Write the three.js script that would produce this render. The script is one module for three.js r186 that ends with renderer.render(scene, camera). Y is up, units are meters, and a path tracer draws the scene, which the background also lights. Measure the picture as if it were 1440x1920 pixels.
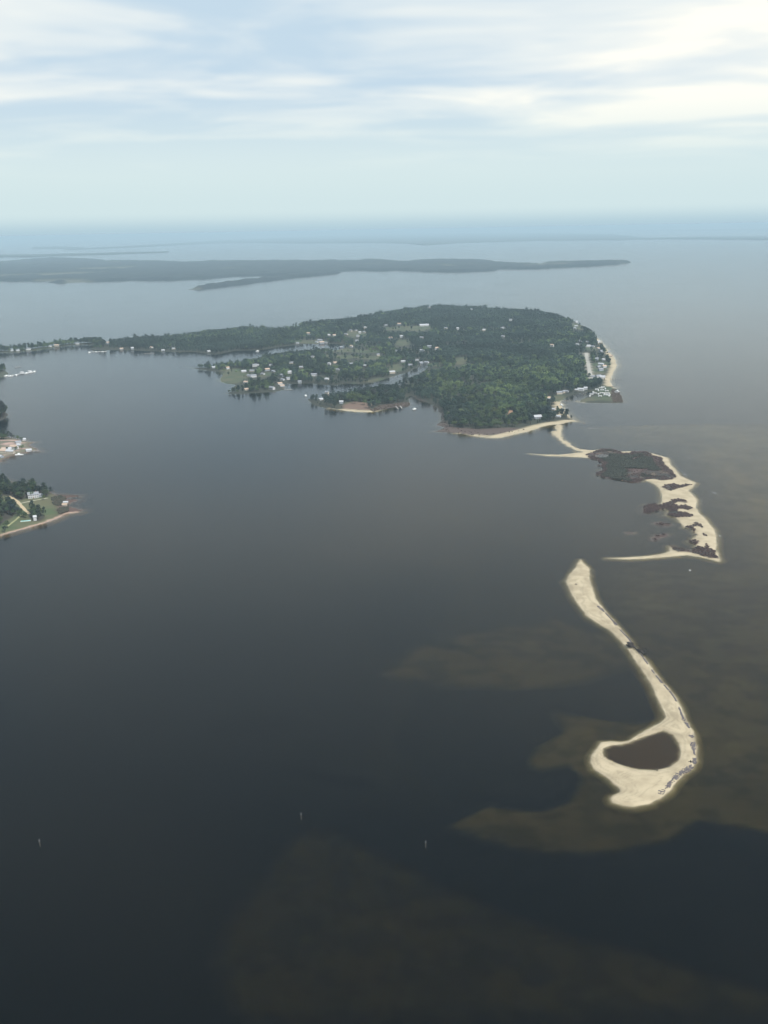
import * as THREE from 'three';
import { mergeGeometries } from 'three/addons/utils/BufferGeometryUtils.js';

// ---------------------------------------------------------------- camera, sky, sun, exposure, haze
const scene = new THREE.Scene();
const camera = new THREE.PerspectiveCamera(52, 3 / 4, 1, 600000);
camera.rotation.order = 'YXZ';
camera.position.set(0, 350, 0);
camera.rotation.set(THREE.MathUtils.degToRad(-15.0705), 0, THREE.MathUtils.degToRad(-1.03));

const renderer = new THREE.WebGLRenderer({ antialias: true });
renderer.toneMapping = THREE.LinearToneMapping;
renderer.toneMappingExposure = 1.0;
renderer.shadowMap.enabled = true;

function rng(seed) { let a = seed >>> 0; return () => { a = (a + 0x6D2B79F5) >>> 0; let t = Math.imul(a ^ (a >>> 15), 1 | a); t = (t + Math.imul(t ^ (t >>> 7), 61 | t)) ^ t; return ((t ^ (t >>> 14)) >>> 0) / 4294967296; }; }
function hash2(i, j) { let h = Math.imul(i, 374761393) + Math.imul(j, 668265263) | 0; h = Math.imul(h ^ (h >>> 13), 1274126177); return ((h ^ (h >>> 16)) >>> 0) / 4294967296; }
function noise(x, y) {
  const i = Math.floor(x), j = Math.floor(y), u = x - i, v = y - j, a = u * u * (3 - 2 * u), b = v * v * (3 - 2 * v);
  const p = hash2(i, j), q = hash2(i + 1, j), r = hash2(i, j + 1), s = hash2(i + 1, j + 1);
  return p + (q - p) * a + (r - p) * b + (p - q - r + s) * a * b;
}
function fbm(x, y, n = 4) { let s = 0, k = 0.5, t = 0; for (let o = 0; o < n; o++) { s += k * noise(x, y); t += k; k *= 0.5; const c = x * 1.6 - y * 1.2 + 17.3; y = x * 1.2 + y * 1.6 + 5.1; x = c; } return s / t; }
const smooth = (a, b, x) => { const t = Math.min(1, Math.max(0, (x - a) / (b - a))); return t * t * (3 - 2 * t); };
const mix = (a, b, t) => a + (b - a) * t;
const mix3 = (a, b, t) => [mix(a[0], b[0], t), mix(a[1], b[1], t), mix(a[2], b[2], t)];

// thin broken altostratus over a pale haze; the same layer all the way round
function skyTexture() {
  const W = 4096, H = 2048, data = new Float32Array(W * H * 4);
  const hazeC = [0.44, 0.61, 0.70], blueC = [0.55, 0.70, 0.83], whiteC = [0.86, 0.91, 0.91], brightC = [1.12, 1.08, 0.97];
  for (let r = 0; r < H; r++) {
    const e = ((r + 0.5) / H - 0.5) * Math.PI, se = Math.sin(e), deg = e * 180 / Math.PI;
    for (let c = 0; c < W; c++) {
      const o = (r * W + c) * 4;
      let col = hazeC;
      if (se > 0) {
        const az = ((c + 0.5) / W - 0.5) * 2 * Math.PI, d = Math.cos(e) / (se + 0.075);
        const x = d * Math.cos(az), z = d * Math.sin(az);
        const wx = x * 1.25 + 3.1 + 1.2 * fbm(x * 0.9 + 9, z * 0.9, 2), wz = z * 2.0 + 1.2 * fbm(x * 0.9, z * 0.9 + 31, 2);
        const f = fbm(wx, wz, 5), big = fbm(x * 0.4 + 40.5, z * 0.4 + 7.2, 2);
        const m = f * 0.75 + big * 0.6 - 0.182, hi = smooth(9, 55, deg);
        let cl = mix3(mix3(blueC, [0.25, 0.36, 0.54], hi), mix3(whiteC, [0.60, 0.65, 0.70], hi), smooth(0.34, 0.66, m));
        cl = mix3(cl, brightC, smooth(0.60, 0.78, m) * (1 - 0.6 * hi));
        const veil = smooth(2.2, 7.5, deg);
        col = mix3(mix3(mix3(hazeC, [0.645, 0.79, 0.815], smooth(-0.1, 1.1, deg)), [0.70, 0.83, 0.84], smooth(1, 4, deg)), cl, veil * 0.92);
      }
      data[o] = col[0]; data[o + 1] = col[1]; data[o + 2] = col[2]; data[o + 3] = 1;
    }
  }
  const t = new THREE.DataTexture(data, W, H, THREE.RGBAFormat, THREE.FloatType);
  t.mapping = THREE.EquirectangularReflectionMapping; t.magFilter = t.minFilter = THREE.LinearFilter; t.needsUpdate = true;
  return t;
}
const sky = skyTexture();
scene.background = sky; scene.environment = sky;
const sun = new THREE.DirectionalLight(new THREE.Color().setRGB(1, 0.98, 0.95), 5.0);
sun.position.set(2600, 4200, 1400); sun.target.position.set(200, 0, -1500);
sun.castShadow = true; sun.shadow.radius = 8; sun.shadow.mapSize.set(4096, 4096);
Object.assign(sun.shadow.camera, { left: -2600, right: 2600, top: 3600, bottom: -3600, near: 10, far: 14000 });
scene.add(sun, sun.target);
scene.fog = new THREE.FogExp2(new THREE.Color().setRGB(0.66, 0.88, 1.0), 5.7e-5);

// ---------------------------------------------------------------- plan of the place, metres east (x) and south (z) of the point below the camera
const BAR = [212.6,-1088.7,216.2,-1053.2,210.0,-1018.6,204.9,-965.6,206.1,-931.4,209.9,-893.8,212.8,-863.8,213.4,-840.5,216.6,-815.9,217.5,-789.5,218.7,-767.5,221.2,-745.6,221.2,-724.9,218.6,-700.1,218.4,-680.7,214.0,-659.3,208.1,-639.1,202.5,-628.5,194.1,-621.0,186.6,-611.6,181.5,-603.0,171.8,-592.3,162.4,-585.6,152.8,-582.8,145.3,-583.6,140.0,-588.2,139.4,-593.4,141.9,-597.2,147.5,-600.9,147.3,-606.2,145.0,-613.1,141.1,-622.9,136.7,-630.8,135.9,-639.6,138.8,-650.6,143.9,-659.6,148.7,-668.9,156.4,-669.8,163.5,-668.3,169.7,-670.5,173.4,-675.1,186.1,-687.0,197.8,-696.6,203.9,-705.0,205.1,-715.6,205.7,-730.2,207.3,-756.0,207.6,-779.4,206.4,-805.2,205.9,-827.9,203.8,-853.1,201.0,-874.6,193.6,-894.6,186.5,-915.4,184.5,-939.7,183.0,-971.4,183.7,-1015.0,191.3,-1036.8,200.0,-1054.1,207.3,-1075.7];
const LAGOON = [149.4,-659.4,156.9,-663.4,162.6,-664.0,169.7,-667.3,180.9,-674.8,196.8,-684.0,202.3,-677.3,202.7,-665.2,200.2,-652.1,196.1,-641.0,186.8,-631.9,176.5,-628.0,167.2,-629.0,156.9,-635.2,149.5,-642.8,147.2,-648.8];
const WRACK = [201.9,-940.3,205.5,-918.6,208.1,-896.5,209.7,-875.4,212.1,-858.9,212.7,-839.4,214.5,-818.3,215.2,-792.8,216.5,-770.7,218.5,-752.6,219.5,-738.1,218.5,-722.3,216.6,-702.8,216.3,-686.6,213.4,-668.8,210.1,-653.3,206.8,-640.6,201.9,-631.3,193.2,-623.1,185.2,-614.4,178.5,-604.5,172.7,-598.1];
const SPIT = [
  [317.7,-1892.8,325.4,-1886.6,317.7,-1834.8,308.5,-1785.8,309.4,-1747.7,313.0,-1701.8,319.6,-1670.7,335.0,-1660.8,355.3,-1663.3,347.7,-1638.8,325.1,-1640.8,313.5,-1656.4,307.5,-1676.1,301.4,-1711.8,299.3,-1758.0,296.6,-1791.8,298.5,-1821.4,307.4,-1835.8],
  [234.4,-1643.3,250.2,-1634.9,278.2,-1630.0,300.5,-1636.7,324.1,-1649.2,343.5,-1647.5,332.3,-1591.8,319.5,-1602.8,302.5,-1610.2,289.2,-1615.3,262.5,-1621.7,249.4,-1630.1],
  [329.3,-1640.4,351.0,-1655.2,369.7,-1666.3,377.8,-1644.5,398.0,-1646.9,417.2,-1645.2,427.2,-1623.6,441.6,-1592.3,434.1,-1548.9,430.3,-1505.5,427.1,-1471.2,431.9,-1447.4,436.3,-1427.6,427.5,-1406.2,413.5,-1382.7,413.8,-1359.0,411.3,-1333.3,397.9,-1290.6,394.7,-1267.4,395.3,-1247.2,392.4,-1218.2,391.0,-1192.6,384.7,-1166.2,375.5,-1134.7,367.1,-1109.7,362.2,-1077.9,357.3,-1070.7,350.6,-1080.5,342.0,-1088.7,330.5,-1095.2,311.4,-1091.4,285.7,-1086.2,264.8,-1083.7,241.9,-1089.8,262.6,-1091.5,287.8,-1094.8,303.9,-1100.7,316.9,-1111.8,321.1,-1131.8,326.5,-1125.3,331.0,-1119.0,345.1,-1116.1,350.6,-1130.0,347.0,-1144.9,354.2,-1152.9,364.1,-1171.9,365.0,-1194.3,358.8,-1204.0,358.9,-1219.2,361.6,-1239.6,360.4,-1249.5,352.0,-1260.1,361.0,-1281.3,359.4,-1293.3,336.9,-1271.4,326.4,-1272.1,332.6,-1300.5,342.6,-1316.0,354.8,-1312.4,358.2,-1309.5,366.6,-1336.6,377.2,-1385.4,379.8,-1409.8,376.0,-1438.7,369.5,-1449.0,353.1,-1434.0,342.7,-1444.5,329.6,-1455.4,314.9,-1459.9,311.5,-1476.9,310.3,-1494.2,326.0,-1521.1,326.5,-1542.9,334.2,-1560.9,330.7,-1588.1,320.7,-1606.6]];
const MARSH = [
  [322.0,-1624.6,353.6,-1667.7,373.3,-1683.2,381.5,-1661.0,381.0,-1631.8,390.9,-1630.9,405.0,-1654.7,416.6,-1649.4,423.4,-1632.2,424.0,-1607.7,431.8,-1599.1,426.9,-1564.5,423.5,-1542.3,423.9,-1516.8,424.6,-1498.9,420.2,-1468.3,410.2,-1445.8,396.0,-1440.4,386.5,-1447.7,374.0,-1451.9,359.7,-1430.3,349.4,-1418.4,339.1,-1428.7,324.2,-1439.5,307.9,-1440.7,301.4,-1484.5,319.8,-1521.7,319.4,-1543.5,329.4,-1561.3,319.5,-1577.4],
  [384.1,-1406.3,393.4,-1416.6,404.6,-1422.1,410.3,-1410.6,421.3,-1420.8,426.0,-1413.8,415.7,-1400.9,403.8,-1392.5,388.7,-1379.7,383.7,-1391.0],
  [326.5,-1300.9,341.9,-1327.1,355.1,-1308.3,367.1,-1317.0,376.9,-1333.0,387.7,-1336.5,395.4,-1331.7,397.1,-1320.4,390.8,-1315.4,383.5,-1321.4,377.2,-1313.6,378.4,-1302.6,387.8,-1304.7,391.5,-1291.0,384.5,-1281.0,376.0,-1286.8,370.6,-1279.4,377.7,-1268.6,383.9,-1255.4,379.2,-1248.3,361.4,-1245.7,351.0,-1258.9,360.3,-1281.4,359.1,-1292.0,335.7,-1258.7,318.0,-1262.5],
  [357.9,-1202.9,370.2,-1212.6,378.7,-1226.3,379.8,-1219.0,379.9,-1198.0,375.4,-1191.4,375.1,-1207.5,368.8,-1201.0,365.3,-1171.8,361.0,-1167.7,364.3,-1189.8,360.6,-1196.9],
  [372.7,-1178.0,374.3,-1164.7,370.0,-1162.7],
  [346.4,-1144.9,354.5,-1154.0,358.4,-1144.2,353.6,-1131.9,347.7,-1130.2],
  [319.7,-1138.2,328.2,-1131.4,333.0,-1124.9,345.9,-1124.1,349.4,-1128.0,357.1,-1121.4,364.9,-1139.5,364.1,-1119.0,365.1,-1106.8,361.3,-1078.0,355.7,-1082.1,343.7,-1092.4,333.9,-1102.8,321.7,-1105.5]];
const ISLETS = [
  [329.1,-1222.4,335.4,-1226.8,345.0,-1219.0,333.3,-1213.8],
  [311.8,-1166.4,313.1,-1162.0,313.3,-1155.5,310.3,-1153.6],
  [316.5,-1172.7,321.6,-1173.5,321.7,-1169.1,315.4,-1166.2],
  [323.4,-1175.6,329.5,-1177.4,327.5,-1172.0,322.9,-1171.2],
  [286.7,-1186.9,292.3,-1186.5,289.4,-1182.2]];
const POND = [335.3,-1623.5,346.8,-1630.6,356.0,-1621.7,351.8,-1602.0,340.4,-1599.0,334.6,-1607.4];
const ISLAND = [-914,-3339,-874,-3302,-824,-3302,-770,-3286,-741,-3266,-678,-3241,-625,-3218,-557,-3200,-516,-3145,-483,-3140,-465,-3179,-446,-3219,-398,-3226,-367,-3235,-345,-3261,-324,-3303,-294,-3337,-262,-3372,-196,-3393,-126,-3357,-103,-3282,-121,-3210,-167,-3160,-213,-3125,-242,-3102,-288,-3082,-321,-3021,-349,-2937,-385,-2871,-425,-2842,-466,-2825,-509,-2825,-533,-2840,-507,-2814,-464,-2769,-436,-2744,-412,-2709,-404,-2677,-399,-2578,-388,-2535,-371,-2505,-354,-2494,-344,-2471,-344,-2428,-344,-2370,-348,-2342,-324,-2339,-294,-2344,-259,-2352,-237,-2369,-223,-2388,-231,-2439,-239,-2471,-233,-2501,-216,-2481,-197,-2483,-178,-2490,-145,-2463,-113,-2446,-83,-2473,-45,-2460,-20,-2483,-5,-2504,14,-2553,34,-2598,56,-2630,75,-2684,91,-2735,104,-2823,126,-2855,123,-2753,100,-2639,81,-2553,59,-2482,36,-2406,5,-2336,-25,-2312,-60,-2296,-82,-2261,-116,-2243,-157,-2251,-162,-2248,-143,-2178,-128,-2139,-110,-2120,-88,-2098,-73,-2084,-39,-2064,-14,-2065,-1,-2092,26,-2119,53,-2122,58,-2159,57,-2208,57,-2252,64,-2278,72,-2221,88,-2183,103,-2147,111,-2093,116,-2035,117,-1969,112,-1947,98,-1907,113,-1897,111,-1871,91,-1849,116,-1831,143,-1821,156,-1800,182,-1781,200,-1774,211,-1788,228,-1803,257,-1830,284,-1867,307,-1891,321,-1895,337,-1910,348,-1920,360,-1916,357,-1942,357,-1985,355,-2041,365,-2118,367,-2152,387,-2199,409,-2234,431,-2265,454,-2290,462,-2277,447,-2229,425,-2188,405,-2147,419,-2132,450,-2125,491,-2124,503,-2186,514,-2251,518,-2310,519,-2363,534,-2448,558,-2538,579,-2614,609,-2716,625,-2805,642,-2912,653,-3015,665,-3125,681,-3258,693,-3370,708,-3507,720,-3657,728,-3799,731,-3919,730,-4023,717,-4124,707,-4254,682,-4369,645,-4492,565,-4571,442,-4725,330,-4818,211,-4848,110,-4710,15,-4522,-73,-4348,-156,-4236,-234,-4106,-309,-4006,-419,-3897,-531,-3856,-601,-3809,-682,-3726,-760,-3647,-828,-3623,-911,-3515,-924,-3419];
const TAIL = [-1351,-3205,-1276,-3264,-1187,-3293,-1150,-3280,-1119,-3312,-1087,-3344,-1056,-3409,-1021,-3467,-975,-3493,-926,-3451,-902,-3480,-938,-3554,-983,-3553,-1038,-3529,-1076,-3477,-1108,-3410,-1140,-3376,-1171,-3343,-1207,-3349,-1299,-3326,-1375,-3265];
const HEAD_A = [-736.2,-1654.3,-572.5,-1529.4,-559.0,-1518.0,-542.7,-1493.1,-530.5,-1493.8,-515.0,-1484.4,-497.1,-1466.7,-482.1,-1448.1,-471.0,-1436.4,-463.0,-1429.6,-451.5,-1421.1,-425.3,-1417.7,-422.8,-1411.5,-437.3,-1408.0,-435.8,-1397.5,-420.8,-1393.5,-419.5,-1389.0,-425.0,-1374.9,-427.1,-1362.3,-420.3,-1353.5,-410.0,-1347.2,-396.9,-1335.3,-401.0,-1327.5,-412.9,-1320.4,-417.4,-1304.9,-423.8,-1287.4,-432.0,-1270.5,-443.5,-1254.1,-454.7,-1238.2,-465.6,-1222.7,-526.9,-1152.7];
const COVE = [-541.6,-1478.2,-534.1,-1485.8,-517.1,-1481.3,-512.3,-1471.1,-528.5,-1469.1];
const HEAD_B = [-840.7,-1952.9,-695.0,-1880.9,-668.0,-1858.1,-643.1,-1840.9,-624.1,-1817.3,-612.8,-1817.3,-611.3,-1812.3,-614.5,-1790.4,-603.7,-1771.0,-588.4,-1751.5,-574.0,-1725.9,-585.2,-1735.7,-589.3,-1731.6,-598.7,-1719.4,-604.9,-1711.3,-612.7,-1695.0,-616.9,-1676.7,-613.9,-1648.0,-675.7,-1548.0];
const HEAD_C = [-948,-2215,-786,-2157,-761,-2116,-751,-2071,-751,-2041,-841,-1953];
const HEAD_D = [-1226,-2898,-1020,-2847,-986,-2777,-972,-2712,-978,-2693,-1110,-2613];
const BEACH = [
  [156,-1803,201,-1777],
  [201,-1781,228,-1808,258,-1835,284,-1872,308,-1897,322,-1901,340,-1915,359,-1922],
  [369,-2138,355,-2053,355,-1992],
  [516,-2363,534,-2448,558,-2538,579,-2614,607,-2717,622,-2805,639,-2912,650,-3015],
  [650,-3015,663,-3125,677,-3259,688,-3371],
  [-82,-2088,-39,-2070,-16,-2068]];
const REDMARSH = [
  [63,-2274,93,-2162,110,-2106,118,-2023,113,-1947,98,-1904,110,-1865,91,-1847,125,-1828,169,-1794,227,-1813,255,-1846,233,-1864,175,-1854,129,-1879,113,-1947,104,-2068,90,-2102,70,-2151,67,-2193],
  [-0,-2145,32,-2162,58,-2180,55,-2119,25,-2115,-1,-2092,-18,-2062,-24,-2088],
  [509,-2307,513,-2244,493,-2131,472,-2126,487,-2217]];
const CLEAR = [
  [-410,-2678,-406,-2761,-366,-2778,-335,-2688,-327,-2569,-352,-2507,-371,-2510,-394,-2559],
  [-324,-2687,-287,-2692,-269,-2639,-297,-2593,-316,-2615],
  [-186,-3221,-121,-3225,-39,-3168,40,-3112,-23,-3067,-118,-3138],
  [-177,-3051,-115,-3042,-22,-2988,37,-2929,-37,-2915,-112,-2964],
  [16,-3898,92,-3948,171,-3954,196,-3862,143,-3728,68,-3762,2,-3816],
  [36,-3419,97,-3459,106,-3309,58,-3255,39,-3305],
  [-133,-3663,-102,-3775,-55,-3765,-44,-3609,-97,-3546],
  [204,-2879,234,-2937,244,-2885,227,-2782,189,-2765],
  [119,-2821,173,-2836,164,-2769,118,-2731],
  [15,-2768,43,-2809,62,-2739,40,-2668,20,-2702],
  [572,-3140,616,-3162,650,-3113,627,-3060,580,-3096],
  [553,-2758,591,-2775,575,-2667,545,-2549,509,-2535],
  [733,-4095,730,-3863,722,-3737,691,-3702,689,-3828],
  [-279,-3474,-201,-3494,-155,-3435,-177,-3373,-265,-3405],
  [-64,-2471,-33,-2530,-1,-2545,-13,-2482],
  [408,-2154,447,-2229,479,-2310,502,-2348,515,-2322,513,-2244,493,-2131],
  [-81,-2134,-57,-2186,-27,-2162,-21,-2081,-71,-2093],
  [351,-2189,386,-2229,387,-2199,368,-2152]];
const CREEKS = [
  [-377,-3179,-323,-3288,-262,-3372,-196,-3393,-126,-3365,-103,-3282,-155,-3245,-238,-3259,-316,-3212],
  [-32,-2440,6,-2489,39,-2568,73,-2633,105,-2755,122,-2821,124,-2775,101,-2660,79,-2612,38,-2512,-1,-2428],
  [58,-2267,65,-2274,78,-2206,92,-2155,81,-2136,59,-2152]];
const ROAD_LANE = [581,-2986,556,-2839,537,-2727,511,-2573,492,-2462];
const DIRT_TRACK = [253,-2039,244,-1991,238,-1963];
const HEAD_TRACKS = [
  [-520.0,-1412.5,-509.8,-1399.9,-499.5,-1384.6,-489.3,-1366.7,-475.1,-1340.8,-465.4,-1324.0,-459.5,-1314.3],
  [-489.8,-1368.2,-483.0,-1376.2,-474.8,-1384.3,-466.4,-1392.4,-460.8,-1397.8],
  [-467.8,-1255.7,-467.5,-1270.3,-467.4,-1290.3,-468.8,-1311.0]];
const WOODS_A = [
  [-690.9,-1585.3,-570.0,-1522.3,-550.7,-1500.4,-535.2,-1466.4,-509.1,-1461.2,-508.3,-1470.8,-494.0,-1456.9,-479.7,-1440.1,-466.4,-1423.7,-463.1,-1405.4,-468.7,-1399.9,-484.1,-1415.9,-490.3,-1398.5,-493.8,-1387.1,-507.0,-1393.8,-520.7,-1412.6,-534.2,-1419.6,-626.1,-1426.3],
  [-614.9,-1398.7,-519.5,-1377.4,-501.8,-1367.6,-491.0,-1361.2,-480.3,-1333.0,-475.5,-1306.3,-477.5,-1286.0,-478.3,-1268.6,-477.3,-1256.4,-539.5,-1213.7],
  [-460.7,-1315.7,-458.5,-1326.2,-446.2,-1322.6,-433.1,-1295.7,-434.5,-1280.6,-443.8,-1279.9,-451.6,-1291.8],
  [-456.9,-1402.0,-449.8,-1410.4,-438.1,-1400.6,-432.0,-1376.9,-432.7,-1357.1,-443.2,-1363.5],
  [-429.8,-1337.6,-424.4,-1348.2,-417.8,-1345.0,-413.7,-1325.7,-419.7,-1312.9]];
const LONE_A = [-474.8,-1436.7,-465.1,-1426.7,-467.9,-1308.4,-468.3,-1303.2,-473.9,-1314.0,-465.3,-1248.4,-462.9,-1231.7,-483.3,-1399.5,-463.5,-1387.8,-527.4,-1404.1,-462.5,-1300.2,-457.2,-1292.2];
const WOODS_B = [
  [-840.7,-1952.9,-691.4,-1870.4,-664.5,-1847.9,-661.3,-1832.8,-678.9,-1834.5,-801.1,-1855.6]];
const LONE_B = [-658.6,-1847.3,-646.6,-1831.5,-636.5,-1820.9,-660.8,-1842.6,-627.9,-1724.1,-617.7,-1736.3,-617.2,-1718.9,-612.0,-1749.1];
const FAR = [
  [-4273,-8867,-3086,-8741,-2790,-8628,-2605,-8469,-2486,-8170,-2301,-8102,-2128,-8377,-1877,-8369,-1576,-8315,-1318,-8515,-1187,-8803,-930,-8849,-757,-8879,-521,-9388,-338,-9484,-152,-9646,-55,-9352,133,-9510,223,-9343,394,-9026,654,-8906,929,-9008,1089,-9425,1183,-9250,1372,-9284,1635,-9478,1966,-9722,2196,-9892,2444,-10476,2373,-10694,2073,-10786,1803,-10770,1491,-10444,1282,-10645,1194,-11315,1124,-11746,721,-12312,475,-12254,308,-11655,171,-12131,22,-12758,-704,-12773,-1492,-13038,-2060,-13383,-2323,-13000,-2813,-13840,-3691,-14616,-4203,-15730,-5728,-17833,-9656,-20170],
  [-1222,-6814,-1207,-7095,-1096,-7548,-937,-8138,-814,-8550,-730,-8816,-514,-9268,-316,-9122,-481,-8658,-636,-8428,-766,-8027,-884,-7662,-992,-7329,-1091,-7023,-1162,-6825]];
const FAR2 = [
  [-9040,-20127,-5871,-18279,-5691,-18884,-4847,-19232,-3999,-20535,-4692,-20643,-5599,-20242,-6430,-20030,-9848,-21935],
  [-7572,-26019,-6519,-28732,-5910,-32383,-5222,-36503,-3935,-34647,-2308,-31074,-157,-29200,651,-26970,968,-23414,1301,-24227,1923,-26201,3015,-26737,3937,-27666,5723,-26472,6988,-28443,8938,-41382,8655,-60878,5362,-78329,-397,-75884,-3672,-67526,-5664,-49935,-6899,-45151,-6879,-36718,-7279,-31411],
  [5621,-26003,6952,-26190,8068,-22157,9233,-21075,12443,-28430,9670,-26574,8372,-28870,6764,-28094],
  [13772,-59713,15811,-54590,18940,-48815,21831,-56276,20325,-70194,16433,-71263],
  [-9358,-29207,-7678,-28309,-9608,-33046,-10621,-33163]];
const GRASS_A = [50.7,-765.7,79.3,-760.5,106.6,-758.3,131.8,-761.2,154.4,-765.3,177.7,-779.6,197.3,-792.5,204.7,-776.4,204.0,-756.1,201.9,-713.9,199.1,-706.1,179.4,-700.8,158.4,-705.1,140.6,-717.3,124.4,-725.2,120.0,-712.8,124.4,-686.9,112.2,-675.1,102.7,-666.7,93.0,-644.8,93.5,-635.3,100.9,-629.3,111.1,-633.2,120.7,-635.0,125.2,-628.4,124.6,-621.4,118.8,-606.6,111.9,-596.3,104.1,-590.1,94.5,-586.0,83.6,-587.0,70.9,-590.0,67.8,-595.8,63.8,-596.0,52.1,-590.6,41.2,-584.0,26.2,-597.3,5.1,-636.3,-14.3,-679.1,5.4,-726.4,21.1,-779.2];
const GRASS_B = [
  [-142.3,-695.6,-130.3,-718.4,-111.4,-726.6,-82.5,-719.2,-65.9,-709.7,-88.2,-696.8,-115.1,-694.5],
  [-82.5,-641.7,-72.5,-650.9,-46.3,-638.9,-17.3,-627.1,-10.2,-616.5,-31.2,-620.7,-59.9,-628.7,-76.2,-632.8],
  [178.4,-556.1,195.6,-560.2,210.1,-545.9,205.6,-537.2,185.0,-535.7,157.4,-536.6,145.4,-538.0,166.5,-547.3],
  [28.7,-870.1,54.3,-862.7,71.8,-847.2,57.5,-840.7,35.1,-853.7]];
const SHOAL_A = [30.0,-567.4,46.2,-579.5,63.6,-594.0,72.0,-588.0,94.2,-584.1,112.2,-594.3,125.3,-621.4,119.1,-638.0,100.0,-630.7,92.7,-642.6,102.9,-668.2,124.4,-686.9,121.4,-721.7,143.9,-713.6,179.0,-699.1,201.0,-704.3,203.9,-781.6,187.0,-868.9,206.4,-965.6,247.3,-1082.8,308.9,-1075.4,360.1,-1064.9,385.6,-1155.3,406.4,-1298.0,447.2,-1442.9,444.3,-1548.0,454.2,-1646.1,359.6,-1684.5,330.4,-1870.1,390.4,-2037.0,738.8,-1829.6,718.5,-969.2,388.7,-582.9,224.5,-551.1,213.9,-557.2,188.8,-566.3,166.0,-545.7,139.2,-538.2,114.9,-533.1,95.3,-535.3,70.4,-541.5,49.3,-553.4];
const SHOAL_B = [-45.4,-574.6,-55.6,-570.2,-64.3,-558.2,-78.8,-518.7,-91.3,-481.0,-94.4,-447.5,-77.5,-403.5,-57.2,-301.9,183.5,-297.2,191.7,-417.5,149.4,-444.9,101.1,-469.0,62.2,-490.3,20.7,-524.9,-9.8,-551.3,-29.4,-567.5];
const SHOAL_C = [-2.4,-793.9,35.6,-863.6,84.1,-880.2,155.9,-910.0,199.7,-862.0,199.3,-808.8,169.8,-783.1,136.6,-765.0,106.6,-761.3,52.5,-767.6,23.5,-784.3];
const SHOAL_D = [
  [205,-1668,273,-1876,321,-1898,319,-1701,335,-1669,323,-1589,271,-1526,215,-1582]];
const H_TAIL = [-1158.5,-3318.3,-1138.1,-3315.0,-1114.8,-3341.3,-1071.8,-3427.5,-1053.7,-3440.5,-1003.0,-3497.4];
const H_NORTH = [-901.6,-3496.8,-723.2,-3330.9,-643.1,-3280.0,-669.7,-3247.4,-522.1,-3194.9,-778.9,-3309.6,-813.6,-3315.2];
const H_VILLAGE = [-267.1,-3388.6,-251.5,-3675.4,-176.2,-3605.5,-158.3,-3611.5,-118.9,-3632.1,-105.6,-3755.1,-87.1,-3771.7,-72.2,-3680.3,-57.4,-3677.5,-77.3,-3560.3,-78.2,-3430.2,-56.1,-3869.0,-206.8,-3411.0,-198.2,-3442.7,-189.9,-3383.6,-176.7,-3392.7,-124.0,-3255.1,-91.0,-3252.7];
const H_POINT = [-405.2,-2772.0,-334.2,-2828.8,-339.5,-2812.6,-296.4,-2823.4,-333.1,-2708.7,-354.8,-2706.4,-330.4,-2617.2,-317.3,-2596.0,-298.6,-2642.6,-296.5,-2714.1,-276.3,-2690.5,-247.4,-2596.5,-239.7,-2538.6,-227.4,-2546.4,-231.0,-2653.7,-194.7,-2489.2,-241.6,-2475.5,-232.1,-2439.5,-308.9,-2386.0,-251.0,-2391.3,-243.6,-2861.9,-210.7,-2766.7,-447.4,-2799.9,-323.2,-2503.7];
const H_CREEK = [-194.8,-2989.0,-139.1,-2812.3,-125.4,-2844.8,-81.4,-2815.4,-43.5,-2754.1,-112.7,-2699.4,-166.8,-2595.6,-132.2,-2534.0,43.0,-3105.0,119.1,-3086.0,-8.8,-2999.1,59.3,-2853.0,76.1,-2781.5,98.0,-2883.1,26.3,-2629.0,-210.3,-2761.1,-121.6,-2311.6,-131.0,-2222.7,-84.7,-2168.0];
const H_INLAND = [20.5,-3973.7,68.6,-3986.5,68.8,-3516.1,31.3,-3487.8,134.6,-3478.0,221.0,-4812.1,399.3,-4672.3,272.7,-3763.3,232.2,-3781.4,498.5,-4072.4,432.8,-3773.2,359.0,-3686.5,400.6,-3474.0,147.3,-3188.1,165.4,-3134.6,122.0,-2832.1,105.9,-2822.8,511.3,-3157.6];
const H_EAST = [731.5,-3975.9,700.3,-3804.1,682.1,-3724.3,594.1,-3195.9,615.7,-3140.3,628.7,-3138.1,617.8,-3284.9,638.9,-3265.4,670.8,-3259.9,634.3,-3086.9,627.0,-3005.4,644.8,-2989.2,632.1,-2900.9,577.0,-2823.8,595.0,-2821.1,551.7,-2670.2,565.5,-2668.2,566.8,-2711.2,544.6,-2608.8,504.4,-2492.7,515.5,-2491.3,521.4,-2476.6];
const H_COVE = [380.8,-2244.4,392.3,-2258.2,402.3,-2272.4,427.9,-2288.8,435.9,-2287.8,449.9,-2305.9,347.1,-2175.2,336.9,-2042.7,332.9,-1961.5];
const CAMP = [439.5,-2204.1,448.5,-2232.6,458.5,-2242.8,472.8,-2279.5,472.5,-2295.2,459.7,-2198.1,462.2,-2227.3,482.3,-2286.2,491.5,-2325.0,492.4,-2300.8,488.8,-2269.8,484.6,-2235.9,479.1,-2199.5,476.8,-2236.8,473.7,-2211.1,474.2,-2224.4,481.8,-2217.5,484.4,-2313.7,456.9,-2258.2,471.9,-2241.2];
const H_HEADB = [-637.2,-1738.1,-625.8,-1715.3,-623.5,-1745.7,-622.7,-1770.4,-634.2,-1796.9,-635.1,-1828.0,-617.9,-1710.3,-623.8,-1681.4,-594.1,-1729.9,-626.7,-1728.4,-632.3,-1713.7];
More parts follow.
